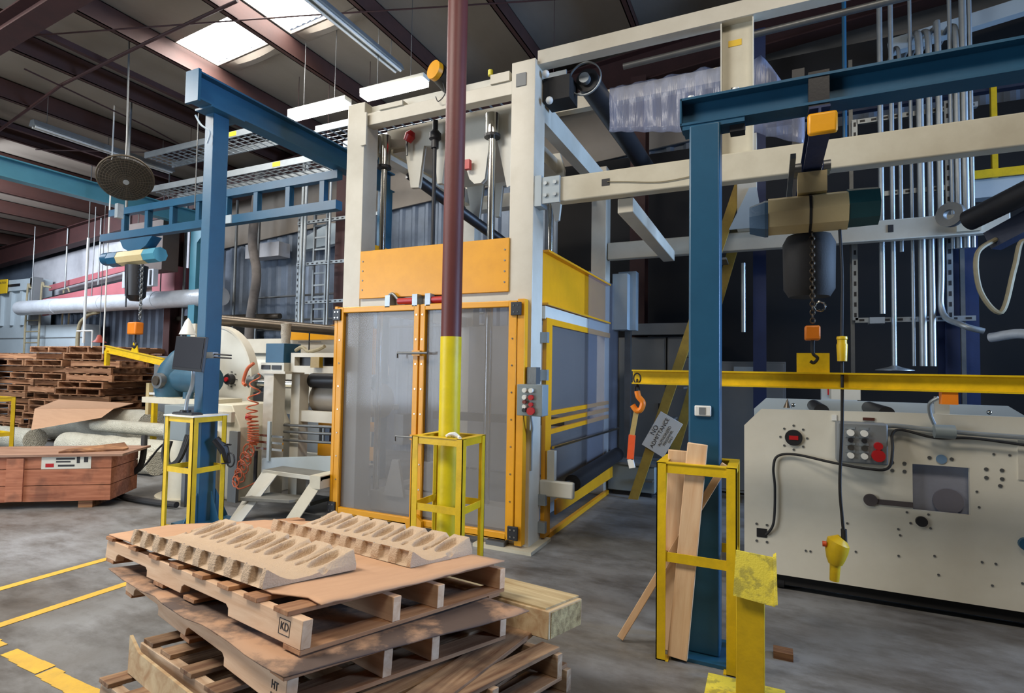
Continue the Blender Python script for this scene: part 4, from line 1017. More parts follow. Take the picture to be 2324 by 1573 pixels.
for z, dx in ((1.74, 0), (.93, 0)):
    part('latch_rod', MB().tube([(-3.3, 4.42, z - .05), (-3.3, 4.42, z), (-2.95, 4.42, z), (-2.95, 4.42, z + .02)], .012 if z > 1 else .008, 8), STEEL, P)
    part('latch_block', MB().box(-3.13, -3.04, 4.42, 4.46, z - .025, z + .025), AMBER, P)
part('bottom_latch', MB().prism([(-3.16, 4.42, .02), (-2.98, 4.42, .02), (-2.98, 4.42, .14), (-3.05, 4.42, .2), (-3.16, 4.42, .14)], (0, .04, 0)), AMBER, P)
for (x0, x1) in ((-3.36, -3.18), (-2.98, -2.8)): part('red_cylinder', MB().cyl((x0, 4.5, 2.26), (x1, 4.5, 2.26), .032, 16), RED, P, 'red latch cylinder')
for x in (-3.5, -3.17, -3.02): part('latch_bracket', MB().box(x, x + .06, 4.46, 4.55, 2.2, 2.32), GALV, P)
part('latch_arm', MB().tube(smoothpts([(-3.5, 4.5, 2.3), (-3.44, 4.5, 2.34), (-3.36, 4.5, 2.27)]), .016, 8), STEEL, P)
# platen
pl = [(-3.95, 4.30), (-2.37, 4.32), (-2.3, 4.1), (-2.37, 3.47), (-2.42, 3.455), (-2.558, 4.05), (-2.62, 4.05), (-2.677, 3.58), (-2.72, 3.54), (-2.80, 3.54), (-2.86, 3.6), (-3.0, 4.0), (-3.16, 4.0), (-3.2, 3.6), (-3.26, 3.6), (-3.31, 4.03), (-3.445, 4.05), (-3.502, 3.59), (-3.608, 3.6), (-3.706, 4.09), (-3.95, 4.1)]
part('platen', MB().prism([(x, 5.0, z) for x, z in pl], (0, .05, 0)), WHITEP, P, 'white toothed press platen')
part('platen', MB().prism([(x, 6.4, z) for x, z in pl], (0, .05, 0)), WHITEP, P, 'white toothed press platen')
part('platen_body', MB().box(-3.9, -2.4, 5.05, 6.4, 4.05, 4.25), CREAM, P)
for (x, z0, r) in ((-3.92, .1, .035), (-2.555, .05, .038)):
    for y in (4.92, 6.6):
        g = part('guide_rod', MB().cyl((x, y, z0), (x, y, 4.2), r, 24), CHROME, P, 'chrome guide rod')
        part('sleeve', MB().ring((x, y, 3.85 if x < -3 else 3.98), (x, y, 4.2), r + .035, r, 24), CHROME, g)
        part('sleeve_ring', MB().ring((x, y, 3.83 if x < -3 else 3.96), (x, y, 3.86 if x < -3 else 3.99), r + .045, r, 24), BLACK, g)
g = part('screw_shaft', MB().cyl((-3.235, 4.9, .6), (-3.235, 4.9, 4.2), .022, 16), BLACK, P, 'black screw shaft')
part('coupling', MB().lathe([(.02, 0), (.04, 0), (.04, .08), (.065, .1), (.065, .16), (.03, .2), (.03, .3)], (-3.235, 4.9, 3.95)), BLACK, g)
part('air_cylinder', MB().cyl((-3.2, 4.88, .34), (-3.2, 4.88, .62), .07, 20), WHITE, P)
part('red_valve', MB().tube([(-3.62, 4.93, 4.1), (-3.58, 4.93, 4.16), (-3.55, 4.93, 4.2)], [.045, .06, .03], 12), RED, P, 'small red valve')
part('valve_stem', MB().cyl((-3.62, 4.93, 3.94), (-3.62, 4.93, 4.1), .012, 8), STEEL, P)
part('red_valve', MB().box(-2.88, -2.82, 4.92, 4.97, 3.68, 3.78), RED, P, 'small red valve')
part('base_beam', MB().box(-3.95, -2.15, 4.85, 5.05, .06, .26), CREAM, P); part('base_beam', MB().box(-4.1, -3.92, 4.8, 7.0, .0, .2), CREAM, P)
part('inner_gusset', MB().prism([(-3.72, 4.8, .24), (-3.46, 4.8, .24), (-3.54, 4.8, .62), (-3.62, 4.8, .62)], (0, .04, 0)), CREAM, P)
part('inner_deck', MB().box(-3.9, -2.15, 5.05, 7.0, .05, .16), GREYC, P)
part('inner_box', MB().box(-3.98, -3.85, 5.3, 5.5, .7, 1.05), STEEL, P)
part('rear_wall_panel', MB().box(-3.9, -2.13, 6.9, 6.92, .2, 2.2), mat('press_back_panel', rgb(150, 150, 152), .5), P)
part('inner_rail', MB().box(-3.9, -2.15, 6.0, 6.08, .95, 1.05), BROWNR, P)
part('feed_roller', MB().cyl((-4.0, 5.5, 3.98), (-3.3, 6.95, 3.32), .07, 20), BLACK, P, 'black feed roller')
# top gear
g = part('drive_motor', MB().cyl((-2.93, 4.45, 4.49), (-2.93, 4.75, 4.45), .085, 24), BLACK, P, 'dark drive motor on the top')
part('motor_cap', MB().cyl((-2.945, 4.4, 4.495), (-2.93, 4.45, 4.49), .092, 32), AMBER, g, 'yellow motor end cap')
part('motor_cable', MB().tube(smoothpts([(-2.9, 4.5, 4.42), (-2.88, 4.52, 4.3), (-2.96, 4.53, 4.24), (-3.0, 4.54, 4.3)]), .005, 6), BLACK, P)
part('beacon_lens', MB().cyl((-2.42, 4.6, 4.42), (-2.42, 4.6, 4.47), .025, 14), mat('yellow_lens', rgb(220, 210, 60), .3), P)
part('valve_manifold', MB().box(-1.92, -1.66, 4.72, 4.96, 4.12, 4.34), RUBBER, P, 'black valve manifold')
part('rotary_joint', MB().ring((-1.56, 4.86, 4.34), (-1.56, 4.88, 4.34), .16, .15, 32), GALV, P)
part('rotary_hub', MB().cyl((-1.56, 4.84, 4.34), (-1.56, 4.9, 4.34), .05, 16), GALV, P)
for (x, z) in ((-1.88, 4.36), (-1.84, 4.1)): part('fitting', MB().ball((x, 4.68, z), .035), WHITE, P)
# side window
g = part('side_window_frame', MB().box(-1.93, -1.89, 4.82, 4.97, .04, 2.09).box(-1.93, -1.89, 4.97, 7.1, 2.03, 2.09).box(-1.93, -1.89, 4.97, 7.1, .0, .05), AMBER, P, 'amber side window frame')
part('pane', MB().box(-1.925, -1.92, 4.97, 6.6, 1.15, 2.03), PANED, g)
for z in (1.16, 1.07, .98): part('guard_bar', MB().box(-1.93, -1.9, 4.97, 7.1, z, z + .045), AMBER, P)
part('lower_pane', MB().box(-1.95, -1.945, 4.97, 7.1, .42, .98), PANED, P)
part('lower_guard_rail', MB().prism([(-1.86, 5.0, .22), (-1.86, 7.15, .22), (-1.86, 7.15, .36), (-1.86, 5.0, .36)], (.02, 0, 0)), AMBER, P)
part('pass_rod', MB().cyl((-1.86, 4.95, .86), (-1.8, 7.3, .84), .014, 10), CHROME, P)
g = part('idler_roller', MB().cyl((-1.78, 5.3, .47), (-1.78, 7.1, .52), .085, 24), BLACK, P, 'black idler roller')
part('roller_journal', MB().cyl((-1.78, 5.12, .47), (-1.78, 5.3, .47), .045, 20), CHROME, g)
part('idler_bracket', MB().box(-1.93, -1.6, 4.78, 4.84, .43, .58), WHITEP, P, bev=.015); part('idler_bracket', MB().box(-1.86, -1.79, 4.8, 4.86, .58, .85), WHITEP, P)
for z in (1.85, 1.5, .35, .1): part('door_switch', MB().box(-1.93, -1.86, 4.76, 4.81, z, z + .1), GALV, P)
g = part('control_box', MB().box(-1.98, -1.74, 4.36, 4.5, 1.2, 1.47), GREYE, P, 'grey push-button control box', bev=.006)
part('conduit', MB().tube(smoothpts([(-1.9, 4.48, 1.2), (-1.9, 4.52, 1.1), (-1.92, 4.56, 1.0), (-1.92, 4.56, .7)]), .012, 8), GALV, g)
part('top_bracket', MB().box(-1.95, -1.86, 4.5, 4.6, 1.47, 1.62), STEEL, g)
for (x, z, m, r) in ((-1.9, 1.42, WHITE, .02), (-1.84, 1.42, WHITE, .02), (-1.9, 1.36, WHITE, .02), (-1.84, 1.36, RED, .022), (-1.9, 1.32, mat('brick_button', rgb(120, 50, 40), .4), .016), (-1.84, 1.3, RED, .018), (-1.9, 1.28, WHITE, .018), (-1.9, 1.25, BLACK, .018), (-1.84, 1.245, RED, .034)):
    part('push_button', MB().cyl((x, 4.33, z), (x, 4.36, z), r, 16), m, g)
part('end_hopper', MB().box(-1.9, -1.7, 7.24, 7.4, 2.15, 2.9), BGREY, P)
solo('clear_plastic_curtain', MB().box(-1.885, -1.875, 6.1, 7.5, .45, 2.75), glassy('hazy_curtain_film', (0.94, 0.95, 0.97), 0.8, 0.25, diff=rgb(150, 150, 160)), 'clear plastic curtain at the far right corner of the press', 'curtain')
solo('black_roller', MB().cyl((-1.55, 4.9, 4.34), (-1.5, 7.5, 4.36), .11, 28), BLACK, 'long thick black roller slung right of the press top', 'roller')
# column
t = thing('pipe_column', 'maroon round steel column with yellow lower half in front of the press', 'column', (-2.21, 3.63, 0))
part('upper_pipe', MB().cyl((-2.21, 3.63, 1.84), (-2.21, 3.63, roofz(-2.21) + .2), .078, 40), PIPER, t)
part('lower_sleeve', MB().cyl((-2.21, 3.63, 0), (-2.21, 3.63, 1.84), .081, 40), PIPEY, t, 'yellow-painted lower half')
t = cage((-2.43, 3.46), .44, .35, 1.085, 'yellow guard around the maroon and yellow pipe column')
mb = MB()
for k in range(3): mb.tube(smoothpts([(-2.15 + .03 * k, 3.5, 1.1), (-2.1, 3.48 + .02 * k, 1.12), (-2.05, 3.5, 1.1), (-2.02, 3.47, 1.095)]), .012, 8)
solo('crumpled_rag', mb, WHITE, 'small white rag lying on the centre guard frame', 'rag')
# ================================================================== RIGHT: BEAMS
t = thing('support_beam', 'long cream beam bolted to the right of the press at mid height', 'beam', (.7, 4.65, 3.11))
part('beam', MB().box(-1.72, 3.4, 4.6, 4.72, 3.11, 3.335), CREAM2, t, bev=.012)
g = part('end_bracket', MB().box(-1.86, -1.69, 4.57, 4.6, 3.1, 3.34).box(-1.93, -1.86, 4.56, 4.7, 3.08, 3.36), BGREY, t, 'pale bolted end bracket')
for x in (-1.82, -1.73):
    for z in (3.17, 3.28): part('bolt', MB().cyl((x, 4.55, z), (x, 4.57, z), .018, 8), GALV, g)
part('square_port', MB().box(-1.31, -1.24, 4.596, 4.6, 3.2, 3.26), BLACK, t)
part('thin_cable', MB().tube(smoothpts([(-1.26, 4.59, 3.23), (-1.1, 4.59, 3.21), (-.8, 4.59, 3.17), (-.5, 4.59, 3.19)]), .004, 6), GREYHO, t)
t = thing('top_beam', 'cream beam running right from the top of the press', 'beam', (.6, 4.66, 4.42))
part('beam', MB().box(-1.93, 3.4, 4.6, 4.72, 4.42, 4.55), CREAM, t)
t = thing('rear_top_beam', 'cream beam under the roof behind the thick black roller', 'beam', (.6, 6.3, 4.6))
part('beam', MB().box(-2.1, -.35, 5.45, 5.55, 4.36, 4.5), CREAM, t)
t = thing('rear_support_beam', 'cream beam running right from the back post of the press', 'beam', (.6, 7.1, 3.07))
part('beam', MB().box(-1.92, 2.2, 7.04, 7.16, 3.06, 3.28), CREAM, t, bev=.01)
part('hole_cluster', MB().box(1.17, 1.22, 7.035, 7.04, 3.14, 3.22), INK, t)
part('end_cap', MB().box(1.75, 1.95, 6.98, 7.04, 3.08, 3.3), CREAM2, t)
solo('bridge_beam', MB().box(-1.2, -1.06, 4.72, 7.04, 2.98, 3.11), CREAM, 'cream cross beam slanting back between the two support beams', 'beam', bev=.008)
t = thing('channel_upright', 'cream steel channel standing on the long cream beam', 'upright', (-.22, 4.66, 3.335))
part('web', MB().box(-.345, -.1, 4.69, 4.7, 3.336, 4.46), CREAM2, t)
part('flange', MB().prism([(-.345, 4.62, 3.336), (-.335, 4.62, 3.336), (-.335, 4.62, 4.5), (-.345, 4.62, 4.5)], (0, .08, 0)), WHITEP, t)
part('flange', MB().prism([(-.11, 4.62, 3.336), (-.1, 4.62, 3.336), (-.1, 4.62, 4.52), (-.11, 4.62, 4.52)], (0, .08, 0)), WHITEP, t)
part('yellow_sticker', MB().box(-.29, -.19, 4.686, 4.69, 4.24, 4.29), TAG, t, 'small amber sticker')
part('slot', MB().box(-.27, -.25, 4.686, 4.69, 3.86, 3.9), BLACK, t)
t = thing('rear_upright', 'cream upright with splayed foot on the rear support beam', 'upright', (-.2, 6.95, 3.28))
part('post', MB().box(-.33, -.12, 6.9, 7.1, 3.28, 4.4), CREAM, t)
part('splayed_foot', MB().prism([(-.42, 6.88, 3.28), (-.05, 6.88, 3.28), (-.12, 6.88, 3.75), (-.2, 6.88, 3.75)], (0, .02, 0)), BGREY, t)
n = 40; vs = []; fs = []
for i in range(n + 1):
    f = i / n; x = -1.35 + 1.62 * f
    for j in range(9):
        g_ = j / 8; top = 4.26 + .03 * math.sin(f * 40) * f - (0.0 if f < .8 else (f - .8) * 2.2); bot = 3.84 - .28 * f if f < .8 else 3.60 - (f - .8) * .7
        vs.append((x, 4.98 + .012 * math.sin(f * 70) + .01 * math.sin(j * .8), bot + (top - bot) * g_))
for i in range(n):
    for j in range(8): fs.append((i * 9 + j, (i + 1) * 9 + j, (i + 1) * 9 + j + 1, i * 9 + j + 1))
o = solo('plastic_film_drape', MB().add(vs, fs), FILMC, 'crinkled bluish clear plastic film draped behind the cream channel', 'plastic film')
sd = o.modifiers.new('thickness', 'SOLIDIFY'); sd.thickness = .004
# dark overhead ducts
solo('overhead_pipe', MB().cyl((-1.3, 5.3, 4.62), (3.4, 5.3, 4.75), .03, 12), STEEL, 'thin ribbed pipe running right under the roof', 'pipe')
solo('overhead_duct', MB().box(-1.2, 4.4, 8.0, 8.2, 5.45, 5.8), WALLD, 'dark square duct under the roof at right', 'duct')
solo('service_beam', MB().box(-.4, 4.0, 7.7, 7.8, 4.8, 5.0), mat('dark_blue_steel', rgb(36, 44, 66), .5), 'dark blue beam high behind the conduits', 'beam')
solo('blue_tie_rod', MB().cyl((.72, 6.5, 3.7), (.72, 6.5, roofz(.72) + .345), .02, 8), BLUE, 'thin blue upright rod left of the conduits', 'rod')
solo('rear_pale_beam', MB().bar((1.3, 7.6, 5.45), (3.4, 7.6, 5.75), .12, .16), BGREY, 'pale blue-grey beam high at the top right corner', 'beam')

# conduits
t0 = None
KC = 1.045
cx = [(1.10, .028, 2.25), (1.2, .024, 1.7), (1.275, .02, 2.9), (1.37, .018, 1.7), (1.45, .036, 1.7), (1.53, .03, 1.7), (1.61, .03, 2.2), (1.71, .02, 2.9), (1.76, .03, 2.9), (1.82, .034, 2.9), (1.875, .02, 2.9)]
words = ['first', 'second', 'third', 'fourth', 'fifth', 'sixth', 'seventh', 'eighth', 'ninth', 'tenth', 'eleventh']
for k, (x, r, z0) in enumerate(cx):
    x *= KC; z0 = (z0 - 1.6) * KC + 1.6
    if k in (2, 4, 5, 6, 8): pts = smoothpts([(x, 7.26, z0), (x, 7.26, 4.6), (x, 7.26, 5.1 if k == 2 else 5.25), (x - .01, 7.33, 5.3 if k == 2 else 5.42), (x - .02, 7.6, 5.35 if k == 2 else 5.48), (x - .02, 8.5, 5.35 if k == 2 else 5.5)])
    elif k == 6: pass
    else: pts = [(x, 7.26, z0), (x, 7.26, 6.4)]
    if k == 6: pts = smoothpts([(x + .25, 6.9, 2.05), (x + .08, 6.93, 2.12), (x, 7.26, 2.3), (x, 7.26, 2.9), (x, 7.26, 5.25), (x - .01, 7.33, 5.42), (x - .02, 7.6, 5.48), (x - .02, 8.5, 5.5)])
    solo('conduit', MB().tube(pts, r, 12), GALV, 'galvanised vertical conduit, %s from the left in the right-hand conduit bank' % words[k], 'conduit', 'vertical conduits in the bank at right')
t = thing('conduit_strut_frame', 'perforated galvanised strut frame holding the bank of conduits', 'rack', (1.4, 7.33, 2.1))
strut((.93, 7.36, 4.52), (2.04, 7.36, 4.52), t); strut((1.1, 7.36, 3.65), (1.97, 7.36, 3.65), t); strut((.9, 7.36, 2.22), (1.99, 7.36, 2.22), t)
strut((.9, 7.36, 2.22), (.9, 7.36, 3.3), t); strut((1.77, 7.34, 2.2), (1.77, 7.34, 4.6), t); strut((.91, 7.36, 4.2), (.91, 7.36, 4.55), t)
part('clamp_box', MB().box(1.02, 1.16, 7.2, 7.34, 2.17, 2.24), GALV, t)
for x in (.88, 1.9): part('rear_leg', MB().box(x - .02, x + .02, 7.4, 7.44, 0, 5.3), STEEL, t)
solo('round_lamp_shade', MB().lathe([(.001, .06), (.06, .03), (.18, 0), (.18, -.008), (.001, -.008)], (1.254, 7.26, 1.66)), GALV, 'flat round metal shade below the conduits', 'lamp')
solo('flexible_conduit', MB().tube(smoothpts([(1.95, 6.8, 1.98), (2.15, 6.6, 2.0), (2.3, 6.4, 1.85), (2.33, 6.3, 1.5), (2.33, 6.3, 1.1)]), .045, 12), DUCT, 'curved silver flexible conduit at the right edge', 'hose')
solo('hanging_hose', MB().tube(smoothpts([(1.95, 6.6, 2.9), (1.78, 6.5, 2.75), (1.8, 6.5, 2.4), (1.95, 6.5, 2.2), (2.05, 6.5, 2.6), (2.12, 6.5, 2.85), (2.3, 6.5, 2.6)]), .022, 8), GREYHO, 'looping beige hose hanging at the right edge', 'hose')
solo('incline_roller', MB().cyl((1.75, 6.6, 3.1), (2.9, 4.9, 3.55), .1, 24), BLACK, 'thick black inclined roller at the right edge', 'roller')
solo('bearing_wheel', MB().ring((1.62, 6.7, 3.2), (1.66, 6.75, 3.2), .12, .05, 24), STEEL, 'round steel bearing wheel at the end of the inclined roller', 'wheel')
t = thing('mezzanine_rail', 'yellow handrail on a pale deck high at the right edge', 'rail', (2.6, 7.5, 3.7))
part('post', MB().box(2.2, 2.25, 7.5, 7.55, 3.75, 4.9), YEL, t)
part('kick_board', MB().box(1.9, 3.4, 7.47, 7.495, 3.75, 3.84), YEL, t)
part('deck_edge', MB().box(1.8, 3.4, 7.52, 7.7, 3.55, 3.75), BGREY, t)
part('leg', MB().box(3.2, 3.3, 7.55, 7.65, 0, 3.55), STEEL, t)
solo('inclined_blue_beam', MB().bar((1.95, 6.7, 2.9), (3.0, 5.6, 3.5), .14, .18), mat('dark_blue_steel', rgb(36, 44, 66)), 'dark blue inclined beam below the black inclined roller', 'beam')
for (x, y, w, lab) in ((-.1, 7.6, .15, 'dark blue steel column behind the leaning yellow stair'), (1.9, 7.6, .3, 'wide dark blue column behind the right end of the machine')):
    t = thing('steel_column', lab, 'column', (x, y, 0)); part('shaft', MB().ibeam((x, y, 0), (x, y, 3.3 if x > 1 else 6.0), w, w, .015, (0, 1, 0)), mat('deep_blue_paint', rgb(28, 44, 84), .5, 0, .3, rgb(16, 20, 40), 3), t)
    part('base_plate', MB().box(x - .2, x + .2, y - .2, y + .2, 0, .02), STEEL, t)
solo('fluorescent_tube_pipe', MB().cyl((-.28, 7.3, 2.1), (-.28, 7.3, 2.95), .025, 10), GALV, 'pale short upright pipe left of the dark blue column', 'pipe')
# back cabinets
def cab(x0, x1, y, z1, lab, m=GREYC):
    t = thing('control_cabinet', lab, 'cabinet', ((x0 + x1) / 2, y + .2, 0), 'grey control cabinets at the back')
    part('body', MB().box(x0, x1, y, y + .38, 0.02, z1), m, t, bev=.006)
    part('door', MB().box(x0 + .02, x1 - .02, y - .012, y, .06, z1 - .03), m, t, bev=.004)
    part('handle', MB().box(x1 - .1, x1 - .07, y - .03, y - .012, 1.0, 1.15), BLACK, t)
    return t
cab(-2.0, -1.32, 8.0, 2.09, 'grey control cabinet nearest the press at the back')
cab(-1.3, -.62, 8.0, 2.09, 'grey control cabinet behind the leaning yellow stair')
t = cab(-.6, .2, 7.9, 1.75, 'lower grey control cabinet with a pale vent panel')
part('vent_panel', MB().box(-.42, -.12, 7.88, 7.89, 1.45, 1.68), BGREY, t)
solo('roof_tray', MB().prism([(-1.82, 7.9, 2.12), (-.95, 7.9, 2.12), (-.92, 7.9, 2.28), (-1.86, 7.9, 2.28)], (0, .3, 0)), GREYC, 'pale grey tray sitting on top of the grey cabinets', 'tray')
t = thing('wall_cabinet', 'small pale box mounted high at the press rear right corner', 'electrical box', (-1.7, 7.5, 2.3)); part('box', MB().box(-1.86, -1.62, 7.4, 7.56, 2.15, 2.95), BGREY, t); part('post', MB().box(-1.78, -1.7, 7.45, 7.52, 0, 2.15), STEEL, t)
t = thing('floor_tank', 'low grey steel tank on the floor at the end of the aisle', 'tank', (-1.6, 7.3, 0))
part('body', MB().box(-1.9, -1.3, 7.1, 7.6, .06, .4), GREYE, t, bev=.01); part('lid_rim', MB().box(-1.93, -1.27, 7.07, 7.63, .4, .43), GREYC, t)
part('feet', MB().box(-1.85, -1.35, 7.15, 7.55, 0, .06), BLACK, t)
# leaning yellow stair with sign
t = thing('ship_ladder', 'steep yellow stair leaning up to the right in the dark aisle', 'stairs', (-1.2, 6.9, 0))
for dx, yy in ((0, 6.95), (.28, 7.35)):
    part('stringer', MB().prism([(-1.6 + dx, yy, .0), (-1.48 + dx, yy, .0), (-.22 + dx * .3, yy, 3.9), (-.34 + dx * .3, yy, 3.9)], (0, .03, 0)), YELF, t)
for k in range(9):
    f = (k + .6) / 10; part('tread', MB().box(-1.56 + 1.22 * f, -1.38 + 1.22 * f, 6.98, 7.35, 3.9 * f - .015, 3.9 * f + .01), STEEL, t)
sx = Vector((.245, 0, .43)).normalized(); c = Vector((-1.186, 6.93, .83))   # sign reads up along the stair
ux = Vector((.70, 0, .71)); 
ux = Vector((.48, 0, .88)).normalized(); uy = Vector((-.88, 0, .48)).normalized()
t = thing('warning_sign', 'tilted white sign reading no admittance hung on the leaning yellow stair', 'sign', c)
part('plate', MB().prism([c - ux * .24 - uy * .15, c + ux * .24 - uy * .15, c + ux * .24 + uy * .15, c - ux * .24 + uy * .15], (0, .006, 0)), WHITE, t, bev=.002)
for body, sz, d in (('NO', .08, .1), ('ADMITTANCE', .066, .03), ('AUTHORIZED', .045, -.04), ('PERSONNEL', .04, -.085), ('ONLY', .035, -.122)):
    text('lettering', body, sz, c + uy * d + Vector((0, -.002, 0)), ux, uy, INK, t)
part('hanging_wire', MB().tube([c + uy * .15 + Vector((0, .003, 0)), c + uy * .2 + Vector((0, .28, 0))], .004, 6), STEEL, t)

# ================================================================== RIGHT GANTRY, HOIST
t = thing('gantry_frame', 'dark blue gantry with square post and long beam at right', 'gantry', (-.33, 3.4, 0))
part('post', MB().box(-.42, -.25, 3.32, 3.48, 0.02, 3.05), BLUE, t, bev=.01)
part('top_beam', MB().ibeam((-.47, 3.4, 3.14), (3.4, 3.4, 3.14), .15, .165, .014), BLUE, t)
part('beam_end_plate', MB().box(-.475, -.465, 3.325, 3.475, 3.06, 3.22), BLUE, t)
part('cap_plate', MB().box(-.46, -.12, 3.33, 3.47, 3.03, 3.06), BLUE, t)
part('clip', MB().box(-.2, -.12, 3.36, 3.44, 2.99, 3.04), BLACK, t)
part('base_plate', MB().box(-.5, -.14, 3.24, 3.56, 0, .02), BLUE, t)
for (x, y) in ((-.46, 3.28), (-.18, 3.28)): part('anchor_bolt', MB().cyl((x, y, .02), (x, y, .06), .014, 6), STEEL, t)
g = part('wall_sensor', MB().box(-.385, -.295, 3.305, 3.32, 1.35, 1.41), WHITE, t, 'small white sensor plate', bev=.006)
part('sensor_window', MB().box(-.36, -.325, 3.302, 3.305, 1.36, 1.4), GREYC, g)
for x in (-.42, -.17): part('top_bolt', MB().cyl((x, 3.4, 3.22), (x, 3.4, 3.26), .02, 8), WHITE, t)
t = thing('monorail_beam', 'short dark monorail beam with amber end plate under the gantry', 'crane beam', (.26, 4, 2.85))
part('beam', MB().ibeam((.25, 3.28, 2.95), (.25, 5.6, 2.95), .1, .15, .012), mat('deep_blue_paint', rgb(28, 44, 84)), t)
part('end_plate', MB().box(.19, .33, 3.25, 3.28, 2.86, 2.98), AMBER, t, 'amber end plate', bev=.02)
part('beam_clamp', MB().box(.2, .3, 3.33, 3.47, 3.02, 3.24), BLACK, t)
part('festoon_bar', MB().box(.12, .15, 3.6, 4.6, 2.87, 2.9), STEEL, t)
part('rear_clamp', MB().box(.2, .3, 5.5, 5.6, 3.0, 4.36), BLACK, t)
t = thing('chain_hoist', 'large cream chain hoist with blue ends under the monorail at right', 'hoist', (.25, 3.9, 2.1))
mb = MB().tube([(0.0, 3.9, 2.61), (.44, 3.9, 2.61)], .12, 8); part('motor_body', mb, HOISTC, t, smooth=False)
part('body_seam', MB().tube([(.23, 3.9, 2.61), (.245, 3.9, 2.61)], .124, 8), BLACK, t, smooth=False)
part('end_cap', MB().tube([(-.11, 3.9, 2.6), (-.02, 3.9, 2.6), (0, 3.9, 2.6)], [.09, .12, .12], 8), mat('slate_blue_cap', rgb(62, 88, 112), .4), t, smooth=False)
part('end_cap', MB().tube([(.44, 3.9, 2.62), (.6, 3.9, 2.62)], [.12, .115], 8), mat('dark_teal_cap', rgb(26, 70, 76), .4), t, smooth=False)
part('trolley', MB().box(.17, .33, 3.84, 3.96, 2.73, 2.86), HOISTC, t)
for x in (.17, .33):
    for y in (3.86, 3.94): part('trolley_wheel', MB().cyl((x - .02, y, 2.89), (x + .02, y, 2.89), .035, 14), STEEL, t)
part('chain_bag', MB().tube([(.24, 4.05, 2.5), (.24, 4.05, 2.45), (.24, 4.05, 2.15), (.24, 4.05, 2.1)], [.13, .155, .15, .12], 16), RUBBER, t, 'black chain bag')
chain((.25, 3.9, 2.49), (.25, 3.9, 1.92), .005, .012, BROWNR, t)
part('chain_tail', MB().tube([Vector((.29, 3.88, 2.02)) + Vector((.03 * math.cos(i * .8), .01 * math.sin(i), .03 * math.sin(i * .8))) for i in range(16)], .006, 6), CHROME, t)
g = part('hook_block', MB().box(.205, .29, 3.86, 3.94, 1.81, 1.9), ORANGE, t, 'orange hook block', bev=.01)
part('hook', MB().tube(smoothpts([(.25, 3.9, 1.81), (.25, 3.9, 1.73), (.275, 3.9, 1.70), (.255, 3.9, 1.67), (.235, 3.9, 1.68)], 5), .011, 8), BLACK, t)
part('pendant_cable', MB().tube(smoothpts([(.4, 3.9, 2.5), (.41, 3.9, 2.2), (.405, 3.9, 1.83)]), .009, 8), BLACK, t)
t = thing('lifting_beam', 'long yellow lifting I-beam hanging across the right side', 'lifting beam', (.4, 3.9, 1.51))
part('beam', MB().ibeam((-.87, 3.9, 1.56), (2.2, 3.9, 1.56), .08, .1, .01), YEL, t)
part('lifting_plate', MB().prism([(.16, 3.895, 1.61), (.34, 3.895, 1.61), (.34, 3.895, 1.73), (.16, 3.895, 1.73)], (0, .012, 0)), YEL, t)
part('shackle', MB().tube([Vector((-.84, 3.9, 1.55)) + Vector((.025 * math.cos(2 * PI * i / 14), 0, .035 * math.sin(2 * PI * i / 14))) for i in range(14)], .008, 6, True), BLACK, t)
chain((-.84, 3.9, 1.54), (-.84, 3.9, 1.45), .006, .014, BLACK, t)
part('safety_hook', MB().tube(smoothpts([(-.84, 3.9, 1.46), (-.83, 3.9, 1.42), (-.80, 3.9, 1.38), (-.815, 3.9, 1.33), (-.845, 3.9, 1.325), (-.872, 3.9, 1.36)], 6), [.02] * 31, 10), ORANGE, t, 'orange safety hook')
t = thing('lifting_strap', 'tan lifting strap with orange sleeve hanging from the left hook', 'strap', (-.87, 3.9, .92))
part('webbing', MB().bar((-.842, 3.9, 1.335), (-.875, 3.9, 1.14), .035, .006, (0, 1, 0)), mat('tan_webbing', rgb(170, 150, 96), .8), t)
part('sleeve', MB().bar((-.873, 3.9, 1.15), (-.885, 3.9, .98), .045, .02, (0, 1, 0)), mat('orange_red_sleeve', rgb(226, 86, 34), .5), t, 'orange-red sleeve')
part('buckle', MB().bar((-.885, 3.9, .98), (-.87, 3.9, .92), .04, .02, (0, 1, 0)), WHITE, t)
t = thing('power_connector', 'yellow in-line plug on the pendant cable beside the hook', 'connector', (.405, 3.9, 1.68))
part('body', MB().lathe([(.001, 0), (.026, 0), (.03, .1), (.026, .11), (.026, .13), (.03, .135), (.028, .15), (.001, .155)], (.405, 3.88, 1.68)), YEL, t)
t = thing('crane_pendant', 'yellow push-button pendant hanging on black cable before the white machine', 'pendant', (.36, 3.86, .36))
part('cable', MB().tube(smoothpts([(.405, 3.88, 1.68), (.40, 3.86, 1.3), (.385, 3.85, .95), (.395, 3.85, .75), (.405, 3.85, .63)]), .009, 10), RUBBER, t)
part('boot', MB().cyl((.405, 3.85, .6), (.403, 3.85, .68), .016, 12), RUBBER, t)
part('body', MB().tube([(.395, 3.85, .625), (.375, 3.85, .6), (.365, 3.85, .55), (.36, 3.85, .5), (.358, 3.85, .47)], [.03, .062, .062, .05, .038], 16), YEL, t, bev=0)
part('handle', MB().tube([(.358, 3.85, .48), (.352, 3.85, .37)], [.03, .026], 12), YEL, t)
part('stop_button', MB().cyl((.31, 3.83, .585), (.29, 3.83, .585), .016, 12), mat('orange_red_sleeve', rgb(226, 86, 34)), t, 'orange-red stop button')
t = thing('sensor_block', 'small orange block hanging under the yellow lifting beam at right', 'block', (.93, 3.9, 1.42))
part('block', MB().box(.89, .965, 3.87, 3.93, 1.44, 1.51), ORANGE, t); 
